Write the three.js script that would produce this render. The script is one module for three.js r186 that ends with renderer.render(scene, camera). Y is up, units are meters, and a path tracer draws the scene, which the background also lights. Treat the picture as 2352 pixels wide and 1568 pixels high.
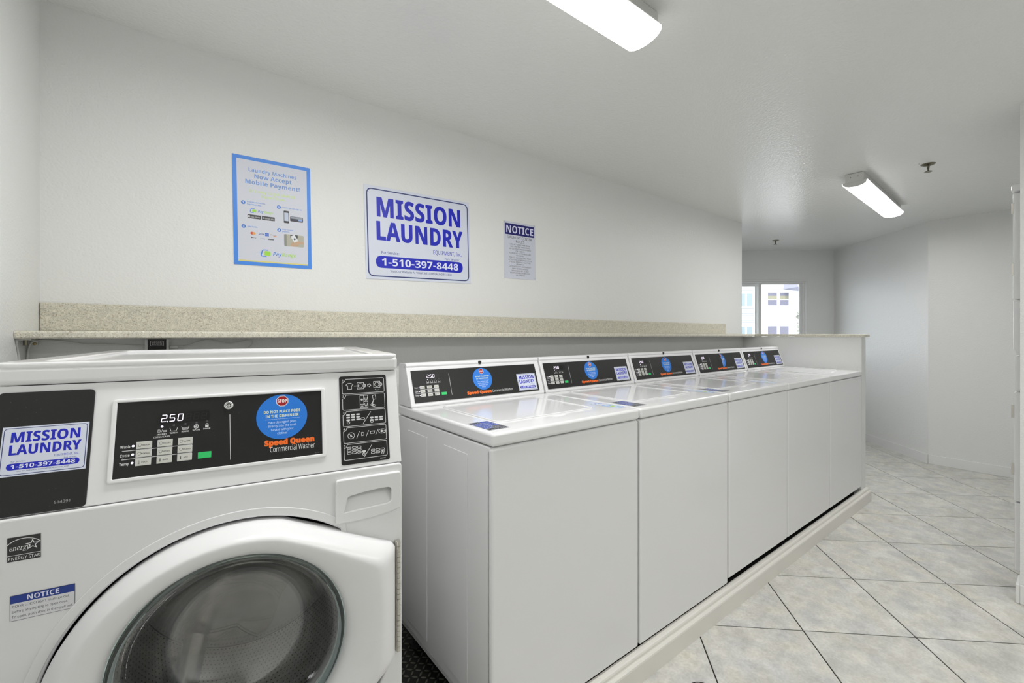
import * as THREE from 'three';
import { RoundedBoxGeometry } from 'three/addons/geometries/RoundedBoxGeometry.js';
import { mergeGeometries } from 'three/addons/utils/BufferGeometryUtils.js';
import { RectAreaLightUniformsLib } from 'three/addons/lights/RectAreaLightUniformsLib.js';

// ---------------------------------------------------------------- camera, sky, sun, exposure
const EYE = 1.3075, YAW = 39.62 * Math.PI / 180, FOCAL = 1030;
const scene = new THREE.Scene();
const camera = new THREE.PerspectiveCamera(2 * Math.atan(784 / FOCAL) * 180 / Math.PI, 2352 / 1568, 0.05, 200);
camera.position.set(0, EYE, 0);
camera.lookAt(Math.sin(YAW), EYE, -Math.cos(YAW));
camera.setViewOffset(2352, 1568, -68, 20.5, 2352, 1568);   // the lens is shifted a little, uprights stay upright
camera.updateProjectionMatrix();
const renderer = new THREE.WebGLRenderer();
renderer.toneMapping = THREE.LinearToneMapping;
renderer.toneMappingExposure = 2.27;
renderer.shadowMap.enabled = true;
RectAreaLightUniformsLib.init();
scene.background = new THREE.Color(1.95, 2.1, 2.3);          // bright hazy daylight
const FWD = new THREE.Vector3(Math.sin(YAW), 0, -Math.cos(YAW));
const sun = new THREE.DirectionalLight(0xfff6e8, 1.2);
sun.position.copy(FWD).multiplyScalar(-20).add(new THREE.Vector3(-8, 26, 0));
sun.target.position.copy(FWD).multiplyScalar(36);
sun.castShadow = true;
Object.assign(sun.shadow.camera, { left: -40, right: 40, top: 40, bottom: -40, near: 1, far: 120 });
scene.add(sun, sun.target);
const LAMP_GLOW = 1.5, LAMP_LIGHT = 13;                      // diffuser glow and light of a ceiling fixture

// ---------------------------------------------------------------- helpers
const V2 = (x, y) => new THREE.Vector2(x, y), V3 = (x, y, z) => new THREE.Vector3(x, y, z);
let seed = 20250;
const rnd = () => { seed |= 0; seed = seed + 0x6D2B79F5 | 0; let t = Math.imul(seed ^ seed >>> 15, 1 | seed); t = t + Math.imul(t ^ t >>> 7, 61 | t) ^ t; return ((t ^ t >>> 14) >>> 0) / 4294967296; };
const used = {};
const numbered = (n) => { const k = used[n] = (used[n] ?? -1) + 1; return k ? n + '_' + String(k).padStart(3, '0') : n; };
function tag(o, label, category, group, kind) {
  o.userData = { label, category };
  if (group) o.userData.group = group;
  if (kind) o.userData.kind = kind;
  return o;
}
function thing(name, label, category, pos = [0, 0, 0], turn = 0, group, kind) {
  const o = new THREE.Group();
  o.name = numbered(name); o.position.set(...pos); o.rotation.y = turn;
  scene.add(o);
  return tag(o, label, category, group, kind);
}
function mesh(name, geo, mat, parent, label) {
  const m = new THREE.Mesh(geo, mat);
  m.name = name; m.castShadow = m.receiveShadow = true;
  if (label) m.userData.label = label;
  parent.add(m);
  return m;
}
function single(name, geo, mat, label, category, group, kind) { return tag(mesh(numbered(name), geo, mat, scene), label, category, group, kind); }
const struct = (name, geo, mat, label, category) => single(name, geo, mat, label, category, null, 'structure');
function uvMetres(g) {                                        // uv in metres from the face direction
  g = g.index ? g.toNonIndexed() : g;
  const p = g.attributes.position, uv = new Float32Array(p.count * 2), a = V3(), b = V3(), c = V3(), n = V3();
  for (let i = 0; i < p.count; i += 3) {
    a.fromBufferAttribute(p, i); b.fromBufferAttribute(p, i + 1); c.fromBufferAttribute(p, i + 2);
    n.copy(b).sub(a).cross(c.clone().sub(a));
    const x = Math.abs(n.x), y = Math.abs(n.y), z = Math.abs(n.z);
    [a, b, c].forEach((q, k) => { const s = y >= x && y >= z ? [q.x, q.z] : x >= z ? [q.z, q.y] : [q.x, q.y]; uv[(i + k) * 2] = s[0]; uv[(i + k) * 2 + 1] = s[1]; });
  }
  g.setAttribute('uv', new THREE.BufferAttribute(uv, 2));
  return g;
}
const box = (x0, x1, y0, y1, z0, z1) => new THREE.BoxGeometry(x1 - x0, y1 - y0, z1 - z0).translate((x0 + x1) / 2, (y0 + y1) / 2, (z0 + z1) / 2);
const rbox = (x0, x1, y0, y1, z0, z1, r, seg = 3) => new RoundedBoxGeometry(x1 - x0, y1 - y0, z1 - z0, seg, Math.min(r, (x1 - x0) / 2.01, (y1 - y0) / 2.01, (z1 - z0) / 2.01)).translate((x0 + x1) / 2, (y0 + y1) / 2, (z0 + z1) / 2);
const cyl = (r0, r1, h, n = 24) => new THREE.CylinderGeometry(r0, r1, h, n);
function rrPath(P, x0, x1, y0, y1, r) {
  P.moveTo(x0 + r, y0); P.lineTo(x1 - r, y0); P.quadraticCurveTo(x1, y0, x1, y0 + r); P.lineTo(x1, y1 - r); P.quadraticCurveTo(x1, y1, x1 - r, y1);
  P.lineTo(x0 + r, y1); P.quadraticCurveTo(x0, y1, x0, y1 - r); P.lineTo(x0, y0 + r); P.quadraticCurveTo(x0, y0, x0 + r, y0);
  return P;
}
const rrect = (...a) => rrPath(new THREE.Shape(), ...a);
const rhole = (...a) => rrPath(new THREE.Path(), ...a);
function plate(shape, z0, depth, bevel = 0, steps = 2, fine = 12) {       // a flat part with eased edges; its front is at z0 + depth
  const g = new THREE.ExtrudeGeometry(shape, { depth: Math.max(depth - 2 * bevel, 1e-4), bevelEnabled: bevel > 0, bevelThickness: bevel, bevelSize: bevel, bevelOffset: -bevel, bevelSegments: steps, curveSegments: fine });
  return g.translate(0, 0, z0 + bevel);
}
function profileX(pts, x0, x1, bevel = 0) {                   // a (z, y) outline drawn out along x
  const s = new THREE.Shape(pts.map(([z, y]) => V2(-z, y)));
  const g = new THREE.ExtrudeGeometry(s, { depth: x1 - x0 - 2 * bevel, bevelEnabled: bevel > 0, bevelThickness: bevel, bevelSize: bevel, bevelOffset: -bevel, bevelSegments: 2, curveSegments: 8 });
  return g.rotateY(Math.PI / 2).translate(x0 + bevel, 0, 0);
}
function tube(pts, r, n = 40, m = 8) { return new THREE.TubeGeometry(new THREE.CatmullRomCurve3(pts.map((p) => V3(...p))), n, r, m); }
function printed(w, h, x = 0, y = 0, z = 0) { return new THREE.PlaneGeometry(w, h).translate(x, y, z); }
function canvasTex(w, h, draw, srgb = true) {
  const c = document.createElement('canvas'); c.width = w; c.height = h;
  const g = c.getContext('2d'); draw(g, w, h);
  const t = new THREE.CanvasTexture(c);
  if (srgb) t.colorSpace = THREE.SRGBColorSpace;
  t.anisotropy = 8;
  return t;
}
// text fitted to a width; y is the baseline
function text(g, s, x, y, size, { w = 0, align = 'center', font = 'sans-serif', bold = false, italic = false, color = '#000', heavy = 0 } = {}) {
  g.save();
  g.font = (italic ? 'italic ' : '') + (bold ? 'bold ' : '') + size + 'px ' + font; g.fillStyle = color; g.textBaseline = 'alphabetic'; g.textAlign = align;
  const m = g.measureText(s).width;
  g.translate(x, y);
  if (w) g.scale(w / m, 1);
  g.fillText(s, 0, 0);
  if (heavy) { g.strokeStyle = color; g.lineWidth = heavy; g.lineJoin = 'round'; g.strokeText(s, 0, 0); }
  g.restore();
}
function rr(g, x, y, w, h, r) { g.beginPath(); g.moveTo(x + r, y); g.lineTo(x + w - r, y); g.quadraticCurveTo(x + w, y, x + w, y + r); g.lineTo(x + w, y + h - r); g.quadraticCurveTo(x + w, y + h, x + w - r, y + h); g.lineTo(x + r, y + h); g.quadraticCurveTo(x, y + h, x, y + h - r); g.lineTo(x, y + r); g.quadraticCurveTo(x, y, x + r, y); g.closePath(); }
// tiling value noise
function noiseGrid(n) { const a = new Float32Array(n * n); for (let i = 0; i < a.length; i++) a[i] = rnd(); return (x, y) => { const xi = Math.floor(x), yi = Math.floor(y), fx = x - xi, fy = y - yi, s = fx * fx * (3 - 2 * fx), t = fy * fy * (3 - 2 * fy), q = (i, j) => a[((j % n + n) % n) * n + ((i % n + n) % n)]; return (q(xi, yi) * (1 - s) + q(xi + 1, yi) * s) * (1 - t) + (q(xi, yi + 1) * (1 - s) + q(xi + 1, yi + 1) * s) * t; }; }
function dataTex(n, fn, srgb, rx, ry = rx) {
  const d = new Uint8Array(n * n * 4);
  for (let j = 0; j < n; j++) for (let i = 0; i < n; i++) { const c = fn(i / n, j / n), k = (j * n + i) * 4; for (let q = 0; q < 3; q++) d[k + q] = Math.max(0, Math.min(255, 255 * (c.length ? c[q] : c))); d[k + 3] = 255; }
  const t = new THREE.DataTexture(d, n, n); t.wrapS = t.wrapT = THREE.RepeatWrapping; t.magFilter = THREE.LinearFilter; t.minFilter = THREE.LinearMipmapLinearFilter; t.generateMipmaps = true;
  if (srgb) t.colorSpace = THREE.SRGBColorSpace;
  t.repeat.set(rx, ry); t.needsUpdate = true;
  return t;
}
const N64 = noiseGrid(64), N128 = noiseGrid(128), N16 = noiseGrid(16), N256 = noiseGrid(256);
const std = (c, roughness = 0.5, more = {}) => new THREE.MeshStandardMaterial({ color: Array.isArray(c) ? new THREE.Color().setRGB(...c) : new THREE.Color(c), roughness, ...more });

// ---------------------------------------------------------------- materials
const orangePeel = dataTex(512, (u, v) => 0.6 * N128(u * 128, v * 128) + 0.4 * N64(u * 64 + 9, v * 64), false, 1 / 0.5);
const knockdown = dataTex(512, (u, v) => 0.55 * N128(u * 128 + 5, v * 128) + 0.45 * N64(u * 64, v * 64 + 3), false, 1 / 0.7);
const M = {
  wall: std([0.86, 0.865, 0.85], 0.42, { bumpMap: orangePeel, bumpScale: 0.0010 }),
  ceiling: std([0.85, 0.855, 0.84], 0.25, { bumpMap: knockdown, bumpScale: 0.0013 }),
  trim: std([0.87, 0.87, 0.86], 0.3),
  enamel: std([0.86, 0.86, 0.865], 0.13),
  enamelSide: std([0.86, 0.86, 0.865], 0.22),
  plastic: std([0.87, 0.87, 0.875], 0.28),
  blackPlate: std([0.012, 0.012, 0.012], 0.38),
  black: std([0.008, 0.008, 0.008], 0.5),
  rubber: std([0.03, 0.03, 0.032], 0.55),
  key: std([0.70, 0.70, 0.67], 0.4),
  green: std([0.03, 0.62, 0.16], 0.4),
  chrome: std([0.75, 0.75, 0.74], 0.16, { metalness: 1 }),
  steel: std([0.62, 0.60, 0.55], 0.32, { metalness: 1 }),
  bronze: std([0.21, 0.195, 0.145], 0.35, { metalness: 1 }),
  cable: std([0.82, 0.82, 0.79], 0.5),
  pan: std([0.014, 0.014, 0.012], 0.6),
  tread: std([0.13, 0.125, 0.10], 0.45),
  grout: std([0.022, 0.021, 0.018], 0.9),
  glass: new THREE.MeshPhysicalMaterial({ color: 0xffffff, roughness: 0.0, transmission: 1, thickness: 0.01, ior: 1.5, attenuationColor: new THREE.Color().setRGB(0.45, 0.7, 0.68), attenuationDistance: 0.05 }),
  bowl: new THREE.MeshPhysicalMaterial({ color: 0xffffff, roughness: 0.0, transmission: 1, thickness: 0, ior: 1.9 }),
  pane: new THREE.MeshPhysicalMaterial({ color: 0xffffff, roughness: 0.0, transmission: 1, thickness: 0, ior: 1.45 }),
};

// ---------------------------------------------------------------- room shell
const CEIL = 2.42, LEFT = -0.335, BACK = -2.218, LOWER = -2.01, HALF0 = 4.085, HALF1 = 4.185, ROWZ = -1.085, END = 5.84, STUBX = 3.165, STUBZ = -0.195, ALC = 0.58, REAR = 1.7;
const WIN_A = V3(6.89, 0, -2.14), WIN_D = V3(-0.739, 0, -0.674);          // the window wall starts at this corner and runs this way
const LEDGE = 1.291, LEDGE_TILT = -0.0042;
const underLedge = (g) => { const p = g.attributes.position; for (let i = 0; i < p.count; i++) if (p.getY(i) > 1) p.setY(i, LEDGE - 0.0015 + LEDGE_TILT * (p.getX(i) - LEFT)); return g; };   // the low walls rise to the slightly sloping ledge
const wallBox = (...a) => uvMetres(box(...a));
struct('wall_left', wallBox(LEFT - 0.12, LEFT, 0, CEIL, BACK - 0.12, REAR + 0.12), M.wall, 'white end wall meeting the stone-look ledge', 'wall');
struct('wall_back', wallBox(LEFT, 4.485, 0, CEIL, BACK - 0.12, BACK), M.wall, 'long white wall carrying the poster and signs', 'wall');
struct('wall_back_lower', underLedge(wallBox(LEFT, HALF1, 0.0, 1.262, BACK, LOWER)), M.wall, 'thicker low white wall under the ledge', 'wall');
struct('wall_half', underLedge(wallBox(HALF0, HALF1, 0.0, 1.262, LOWER, ROWZ)), M.wall, 'white half wall closing the end of the washer row', 'wall');
struct('wall_alcove', wallBox(4.365, 4.485, 0, CEIL, -4.6, BACK - 0.12), M.wall, 'white side wall of the window alcove', 'wall');
struct('wall_end', wallBox(END, END + 0.12, 0, CEIL, -0.99, REAR), M.wall, 'white wall facing along the aisle beside the stacked dryer', 'wall');
struct('wall_stub', wallBox(STUBX, STUBX + 0.12, 0, CEIL, STUBZ, REAR + 0.12), M.wall, 'white wall end partly hiding the stacked dryer', 'wall');
struct('wall_dryers', wallBox(STUBX + 0.12, END, 0, CEIL, ALC, ALC + 0.12), M.wall, 'white wall behind the stacked dryer', 'wall');
struct('wall_behind', wallBox(LEFT, STUBX, 0, CEIL, REAR, REAR + 0.12), M.wall, 'white wall across the aisle from the washers', 'wall');
function slanted(a, dir, s0, s1, y0, y1, t0, t1) {                        // a wall piece along a slanted line; t runs outwards
  const out = V3(dir.z, 0, -dir.x), p = (s, t) => a.clone().addScaledVector(dir, s).addScaledVector(out, t);
  const sh = [p(s0, t0), p(s1, t0), p(s1, t1), p(s0, t1)].map((q) => V2(q.x, -q.z));
  const g = new THREE.ExtrudeGeometry(new THREE.Shape(sh), { depth: y1 - y0, bevelEnabled: false }).rotateX(-Math.PI / 2).translate(0, y0, 0);
  return uvMetres(g);
}
const DIAG_A = V3(END, 0, -0.985), DIAG_D = WIN_A.clone().sub(DIAG_A), DIAG_L = DIAG_D.length(); DIAG_D.normalize();
struct('wall_angled', slanted(DIAG_A, DIAG_D, 0, DIAG_L + 0.12, 0, CEIL, 0, -0.14), M.wall, 'angled white wall catching daylight from the window', 'wall');
// window wall: pieces round the opening
const W0 = 0.375, W1 = 1.575, WY0 = 0.95, WY1 = 2.005, WT = -0.14;
struct('wall_window', mergeGeometries([slanted(WIN_A, WIN_D, -0.14, W0, 0, CEIL, 0, WT), slanted(WIN_A, WIN_D, W1, 3.5, 0, CEIL, 0, WT), slanted(WIN_A, WIN_D, W0, W1, 0, WY0, 0, WT), slanted(WIN_A, WIN_D, W0, W1, WY1, CEIL, 0, WT)]), M.wall, 'white wall holding the sliding window', 'wall');
struct('ceiling', uvMetres(box(LEFT - 0.12, 7.4, CEIL, CEIL + 0.12, -4.8, REAR + 0.12)), M.ceiling, 'smooth white ceiling with two strip lights', 'ceiling');

// baseboards
function slantedThing(name, a, dir, s0, s1, h, label) { return struct(name, slanted(a, dir, s0, s1, 0, h, 0, 0.014), M.trim, label, 'baseboard'); }
slantedThing('baseboard_angled', DIAG_A, DIAG_D, 0, DIAG_L, 0.09, 'white baseboard along the angled wall');
slantedThing('baseboard_window', WIN_A, WIN_D, 0, 3.1, 0.09, 'white baseboard under the window');
struct('baseboard_end', rbox(END - 0.014, END, 0, 0.09, -0.985, ALC, 0.003), M.trim, 'white baseboard on the wall beside the stacked dryer', 'baseboard');
struct('baseboard_stub', mergeGeometries([rbox(STUBX - 0.014, STUBX - 0.0001, 0, 0.092, STUBZ, REAR, 0.004), rbox(STUBX - 0.014, STUBX + 0.12, 0, 0.092, STUBZ - 0.014, STUBZ, 0.004)]), M.trim, 'white baseboard wrapping the wall end', 'baseboard');

// curb in front of the washers, and the black tread-plate pan they stand in
const curbPts = [[-1.092, 0], [-1.050, 0], [-1.050, 0.070], [-1.0515, 0.076], [-1.056, 0.0795], [-1.0635, 0.0795], [-1.065, 0.082], [-1.0655, 0.090], [-1.068, 0.0955], [-1.073, 0.0985], [-1.092, 0.1]];
struct('curb', profileX(curbPts, LEFT, 4.197, 0), std([0.82, 0.80, 0.745], 0.32), 'white moulded curb running along the foot of the washers', 'curb');
struct('baseboard_half', rbox(HALF1, HALF1 + 0.012, 0, 0.1, BACK, -1.092, 0.003), M.trim, 'white baseboard on the aisle face of the half wall', 'baseboard');
{
  const pan = struct('floor_pan', box(LEFT, HALF0, 0, 0.05, LOWER, -1.092), M.pan, 'black tread-plate platform under the washers', 'platform');
  const bars = [], bar = new THREE.SphereGeometry(1, 8, 4, 0, Math.PI * 2, 0, Math.PI / 2);
  for (let i = 0; i < 46; i++) for (let j = 0; j < 38; j++) { const g = bar.clone().scale(0.011, 0.0022, 0.0038); g.rotateY((i + j) % 2 ? 0.785 : -0.785); bars.push(g.translate(0.03 + i * 0.0235, 0.05, -1.98 + j * 0.0235)); }
  const t = mesh('tread_bars', mergeGeometries(bars), M.tread, pan, 'raised lozenges of the black tread plate'); t.userData.kind = 'stuff';
}

// floor: grout bed with diagonal stone-look tiles
const stone = dataTex(1024, (u, v) => {
  const w = 0.35 * (N16(u * 8, v * 8 + 3) - 0.5), a = N16(u * 8 + w, v * 8 + w), b = N16(u * 16 + 4 + w, v * 16 + 2), c = N64(u * 32 + 3 * w, v * 32 + 2 * w), d = N128(u * 128, v * 128), e = N256(u * 256, v * 256), f = N16(u * 16 + 7, v * 16 + 1);
  const l = 0.82 + 0.06 * (a - 0.5) + 0.07 * (b - 0.5) + 0.075 * (c - 0.5) + 0.06 * (d - 0.5) + 0.03 * (e - 0.5), warm = 0.020 + 0.022 * (f - 0.4) + 0.014 * (b - 0.5), dark = Math.max(0, c * f - 0.52) * 0.22;
  return [l + warm * 0.55 - dark, l + warm * 0.22 - dark * 1.05, l - warm * 0.9 - dark * 1.1];
}, true, 1);
const stoneRough = dataTex(256, (u, v) => 0.40 + 0.25 * N64(u * 32, v * 32) + 0.12 * N128(u * 128, v * 128), false, 1);
M.tile = new THREE.MeshStandardMaterial({ map: stone, roughness: 0.9, roughnessMap: stoneRough });
{
  const floor = struct('floor', uvMetres(box(LEFT - 0.12, 7.4, -0.15, -0.0025, -4.7, REAR + 0.12)), M.grout, 'floor of square stone-look tiles laid diagonally with dark grout', 'floor');
  const S = 0.4605, A = 45.2 * Math.PI / 180, O = V2(2.141, -0.784), ex = V2(Math.cos(A), Math.sin(A)), ey = V2(Math.sin(A), -Math.cos(A)), gap = 0.0027;
  // room outline as half planes: a*x + b*z <= c
    const toward = (a, d) => { let n = V2(d.z, -d.x); const c = n.x * a.x + n.y * a.z; if (n.x * 3 + n.y * 0 > c) { n.negate(); return [n.x, n.y, n.x * a.x + n.y * a.z]; } return [n.x, n.y, c]; };
  const hull = [[-1, 0, -LEFT], [0, 1, REAR], toward(WIN_A, WIN_D)];
  const clip = (poly, [a, b, c]) => { const out = []; poly.forEach((p, i) => { const q = poly[(i + 1) % poly.length], dp = a * p.x + b * p.y - c, dq = a * q.x + b * q.y - c; if (dp <= 0) out.push(p); if ((dp < 0) !== (dq < 0)) out.push(p.clone().lerp(q, dp / (dp - dq))); }); return out; };
  let count = 0;
  for (let i = -12; i < 18; i++) for (let j = -12; j < 18; j++) {
    const c = V2(O.x + S * ((i + 0.5) * ex.x + (j + 0.5) * ey.x), O.y + S * ((i + 0.5) * ex.y + (j + 0.5) * ey.y));
    if (c.x < HALF0 - 0.2 && c.y < -1.42) continue;                       // nothing shows under the washers
    if (c.x < 4.5 && c.y < -2.6) continue;
    const h = S / 2 - gap;
    let poly = [[-h, -h], [h, -h], [h, h], [-h, h]].map(([u, v]) => V2(c.x + u * ex.x + v * ey.x, c.y + u * ex.y + v * ey.y));
    if (c.x > END + 0.3 && c.y > -0.98 - (c.x - END) * 1.1 + 0.35) continue;                 // wholly past the end walls
    for (const q of hull) if (poly.length) poly = clip(poly, q);
    if (poly.length < 3) continue;
    const g = new THREE.ExtrudeGeometry(new THREE.Shape(poly.map((p) => V2(p.x - c.x, -(p.y - c.y)))), { depth: 0.006, bevelEnabled: true, bevelThickness: 0.0012, bevelSize: 0.0012, bevelOffset: -0.0012, bevelSegments: 1 });
    g.rotateX(-Math.PI / 2).translate(0, -0.0072, 0);
    const p = g.attributes.position, uv = g.attributes.uv, ru = rnd(), rv = rnd(), flip = rnd() < 0.5 ? 1 : -1;
    for (let k = 0; k < p.count; k++) { const x = p.getX(k), z = p.getZ(k); uv.setXY(k, ru + flip * (x * ex.x + z * ex.y) / 0.95, rv + flip * (x * ey.x + z * ey.y) / 0.95); }
    const t = mesh(count ? 'tile_' + String(count).padStart(3, '0') : 'tile', g, M.tile, floor); count++;
    t.position.set(c.x, 0, c.y);
  }
}
{
  const d = thing('floor_drain', 'round metal drain cover set in the floor tiles', 'drain', [1.488, 0, -0.884]);
  mesh('cover', cyl(0.042, 0.045, 0.003).translate(0, 0.0015, 0), M.steel, d);
  mesh('rim', new THREE.TorusGeometry(0.045, 0.003, 8, 32).rotateX(Math.PI / 2).translate(0, 0.001, 0), M.black, d);
}

// ---------------------------------------------------------------- sliding window
{
  const w = thing('window_1', 'white vinyl sliding window looking onto pale houses', 'window', WIN_A.toArray(), Math.atan2(-WIN_D.z, WIN_D.x) + Math.PI, null, 'structure');
  // local x runs against WIN_D, so s = -x; local +z points into the room
  const X = (s) => -s, fr = (s0, s1, y0, y1, z0, z1) => rbox(X(s1), X(s0), y0, y1, z0, z1, 0.004, 2);
  mesh('frame', mergeGeometries([fr(W0, W0 + 0.03, WY0 + 0.03, WY1 - 0.024, -0.11, -0.02), fr(W1 - 0.03, W1, WY0 + 0.03, WY1 - 0.024, -0.11, -0.02), fr(W0, W1, WY1 - 0.024, WY1, -0.11, -0.02), fr(W0, W1, WY0, WY0 + 0.03, -0.11, -0.02)]), M.trim, w);
  const sash = (name, s0, s1, z, top, st0, st1) => {
    const y0 = WY0 + 0.031, y1 = WY1 - 0.025;
    const m = mesh(name, mergeGeometries([fr(s0, s0 + st0, y0 + 0.03, y1 - top, z - 0.02, z), fr(s1 - st1, s1, y0 + 0.03, y1 - top, z - 0.02, z), fr(s0, s1, y1 - top, y1, z - 0.02, z), fr(s0, s1, y0, y0 + 0.03, z - 0.02, z)]), M.trim, w);
    mesh('pane', fr(s0 + st0 - 0.004, s1 - st1 + 0.004, y0 + 0.026, y1 - top + 0.004, z - 0.012, z - 0.009), M.pane, m); return m; };
  sash('fixed_sash', W0 + 0.022, 0.985, -0.035, 0.018, 0.042, 0.045); sash('sliding_sash', 0.955, W1 - 0.03, -0.075, 0.04, 0.06, 0.04);
  mesh('casing', mergeGeometries([fr(W0 - 0.02, W0, WY0, WY1, 0, 0.008), fr(W1, W1 + 0.02, WY0, WY1, 0, 0.008), fr(W0 - 0.02, W1 + 0.02, WY1, WY1 + 0.024, 0, 0.008)]), M.trim, w);
  mesh('sill', fr(W0 - 0.06, W1 + 0.06, WY0 - 0.03, WY0, -0.02, 0.05), M.trim, w);
}

// ---------------------------------------------------------------- ceiling fixtures and sprinklers
M.diffuser = std([0.9, 0.9, 0.9], 0.4, { emissive: new THREE.Color(1, 1, 0.985), emissiveIntensity: LAMP_GLOW });
M.lampMetal = std([0.72, 0.72, 0.70], 0.35);
function fixture(label, x, z, turn) {
  const L = 1.235, f = thing('ceiling_light', label, 'ceiling light', [x, CEIL, z], turn, 'strip lights on the ceiling');
  mesh('housing', rbox(0, L, -0.060, 0, -0.054, 0.054, 0.003), M.lampMetal, f);
  for (const s of [0, 1]) mesh('end_plate', rbox(s ? L - 0.002 : -0.004, s ? L + 0.004 : 0.002, -0.062, -0.003, -0.054, 0.054, 0.002), M.lampMetal, f);
  const arc = [], R = 0.076, TOP = -0.060;
  for (let k = 0; k <= 20; k++) { const a = Math.PI * k / 20; arc.push([R * Math.cos(a), TOP - 0.037 * Math.pow(Math.sin(a), 0.8)]); }
  mesh('lamp_diffuser', profileX(arc, 0.004, L - 0.001, 0.004), M.diffuser, f);
  mesh('tray', rbox(0.002, L - 0.001, TOP, TOP + 0.004, -R - 0.0005, R + 0.0005, 0.0015), M.trim, f);
  mesh('end_cap', profileX(arc.map(([a, b]) => [a * 0.94, TOP + (b - TOP) * 0.94]), -0.001, 0.0035), M.lampMetal, f);
  for (const s of [0, 1]) for (const q of [-1, 1]) mesh('screw', cyl(0.003, 0.003, 0.003, 10).rotateZ(Math.PI / 2).translate(s ? L + 0.0045 : -0.0045, -0.028, q * 0.022), M.bronze, f);
  const l = new THREE.RectAreaLight(new THREE.Color(1, 1, 0.985), LAMP_LIGHT, L - 0.02, 0.13);
  l.position.set(L / 2, -0.100, 0); l.rotation.x = -Math.PI / 2; l.castShadow = true;
  f.add(l);
}
fixture('lit strip light above the washer row, facing the poster and signs', 0.065, -0.996, 0.0);
fixture('added unseen strip light over the open aisle, brightening the washer fronts', 1.15, 0.72, 0.0);  // extra lamp outside the view, added to lift the washer fronts
fixture('lit strip light with bare end plate between the two sprinkler heads', 3.676, -1.018, 2.5 * Math.PI / 180);
function sprinkler(label, x, z) {
  const s = thing('sprinkler_head', label, 'sprinkler', [x, CEIL, z], 0, 'ceiling sprinkler heads');
  mesh('escutcheon', new THREE.LatheGeometry([V2(0, -0.012), V2(0.012, -0.012), V2(0.03, -0.006), V2(0.04, -0.001), V2(0.04, 0)], 28), M.bronze, s);
  mesh('body', mergeGeometries([cyl(0.008, 0.006, 0.018).translate(0, -0.02, 0), cyl(0.004, 0.005, 0.022).translate(0, -0.036, 0)]), M.bronze, s);
  for (const q of [-1, 1]) mesh('frame_arm', tube([[q * 0.006, -0.02, 0], [q * 0.012, -0.032, 0], [q * 0.004, -0.046, 0]], 0.0022, 10, 6), M.bronze, s);
  mesh('deflector', cyl(0.019, 0.021, 0.003, 20).translate(0, -0.049, 0), M.bronze, s);
}
sprinkler('bronze sprinkler head on the ceiling beside the strip light over the aisle', 3.86, -0.654);
sprinkler('bronze sprinkler head on the ceiling near the window', 5.63, -2.37);
{
  const p = thing('ceiling_patch', 'small white plastic bracket stub on the ceiling beside a sprinkler head', 'bracket', [3.80, CEIL, -0.69]);
  mesh('tab', rbox(-0.006, 0.006, -0.012, 0, -0.004, 0.004, 0.002), M.trim, p);
}

// ---------------------------------------------------------------- ledge with backsplash
const laminate = dataTex(512, (u, v) => {
  const a = N256(u * 256, v * 256), b = N128(u * 128, v * 128 + 7), c = N256(u * 170.666 + 3, v * 170.666), d = N64(u * 32, v * 32);
  let r = 0.85 + 0.10 * (b - 0.5) + 0.05 * (d - 0.5), gg = 0.835 + 0.10 * (b - 0.5) + 0.05 * (d - 0.5), bb = 0.775 + 0.10 * (b - 0.5) + 0.04 * (d - 0.5);
  if (a > 0.84) { r -= 0.20; gg -= 0.20; bb -= 0.19; } else if (a < 0.14) { r += 0.09; gg += 0.085; bb += 0.08; } else if (c > 0.82) { r -= 0.10; gg -= 0.14; bb -= 0.17; }
  return [r, gg, bb];
}, true, 1 / 0.42);
M.laminate = new THREE.MeshStandardMaterial({ map: laminate, roughness: 0.38 });
{
  const tilt = LEDGE_TILT, c = thing('ledge_counter', 'speckled beige stone-look ledge with upstand along the long wall', 'ledge', [LEFT, LEDGE, BACK]);
  c.rotation.z = tilt;
  const front = -1.893 - BACK, L = HALF1 - LEFT;
  mesh('countertop', uvMetres(profileX([[0.001, 0], [front, 0], [front + 0.002, 0.004], [front + 0.002, 0.016], [front - 0.003, 0.0215], [front - 0.012, 0.0225], [0.001, 0.0225]], 0.001, L - 0.001)), M.laminate, c);
  mesh('backsplash', uvMetres(rbox(0.001, 4.13 - LEFT, 0.0225, 0.117, 0.001, 0.019, 0.004)), M.laminate, c);
  mesh('half_wall_cap', uvMetres(rbox(HALF0 - LEFT - 0.022, HALF1 - LEFT + 0.022, 0.0, 0.0225, front + 0.0025, -1.063 - BACK, 0.004)), M.laminate, c);
}

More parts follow.
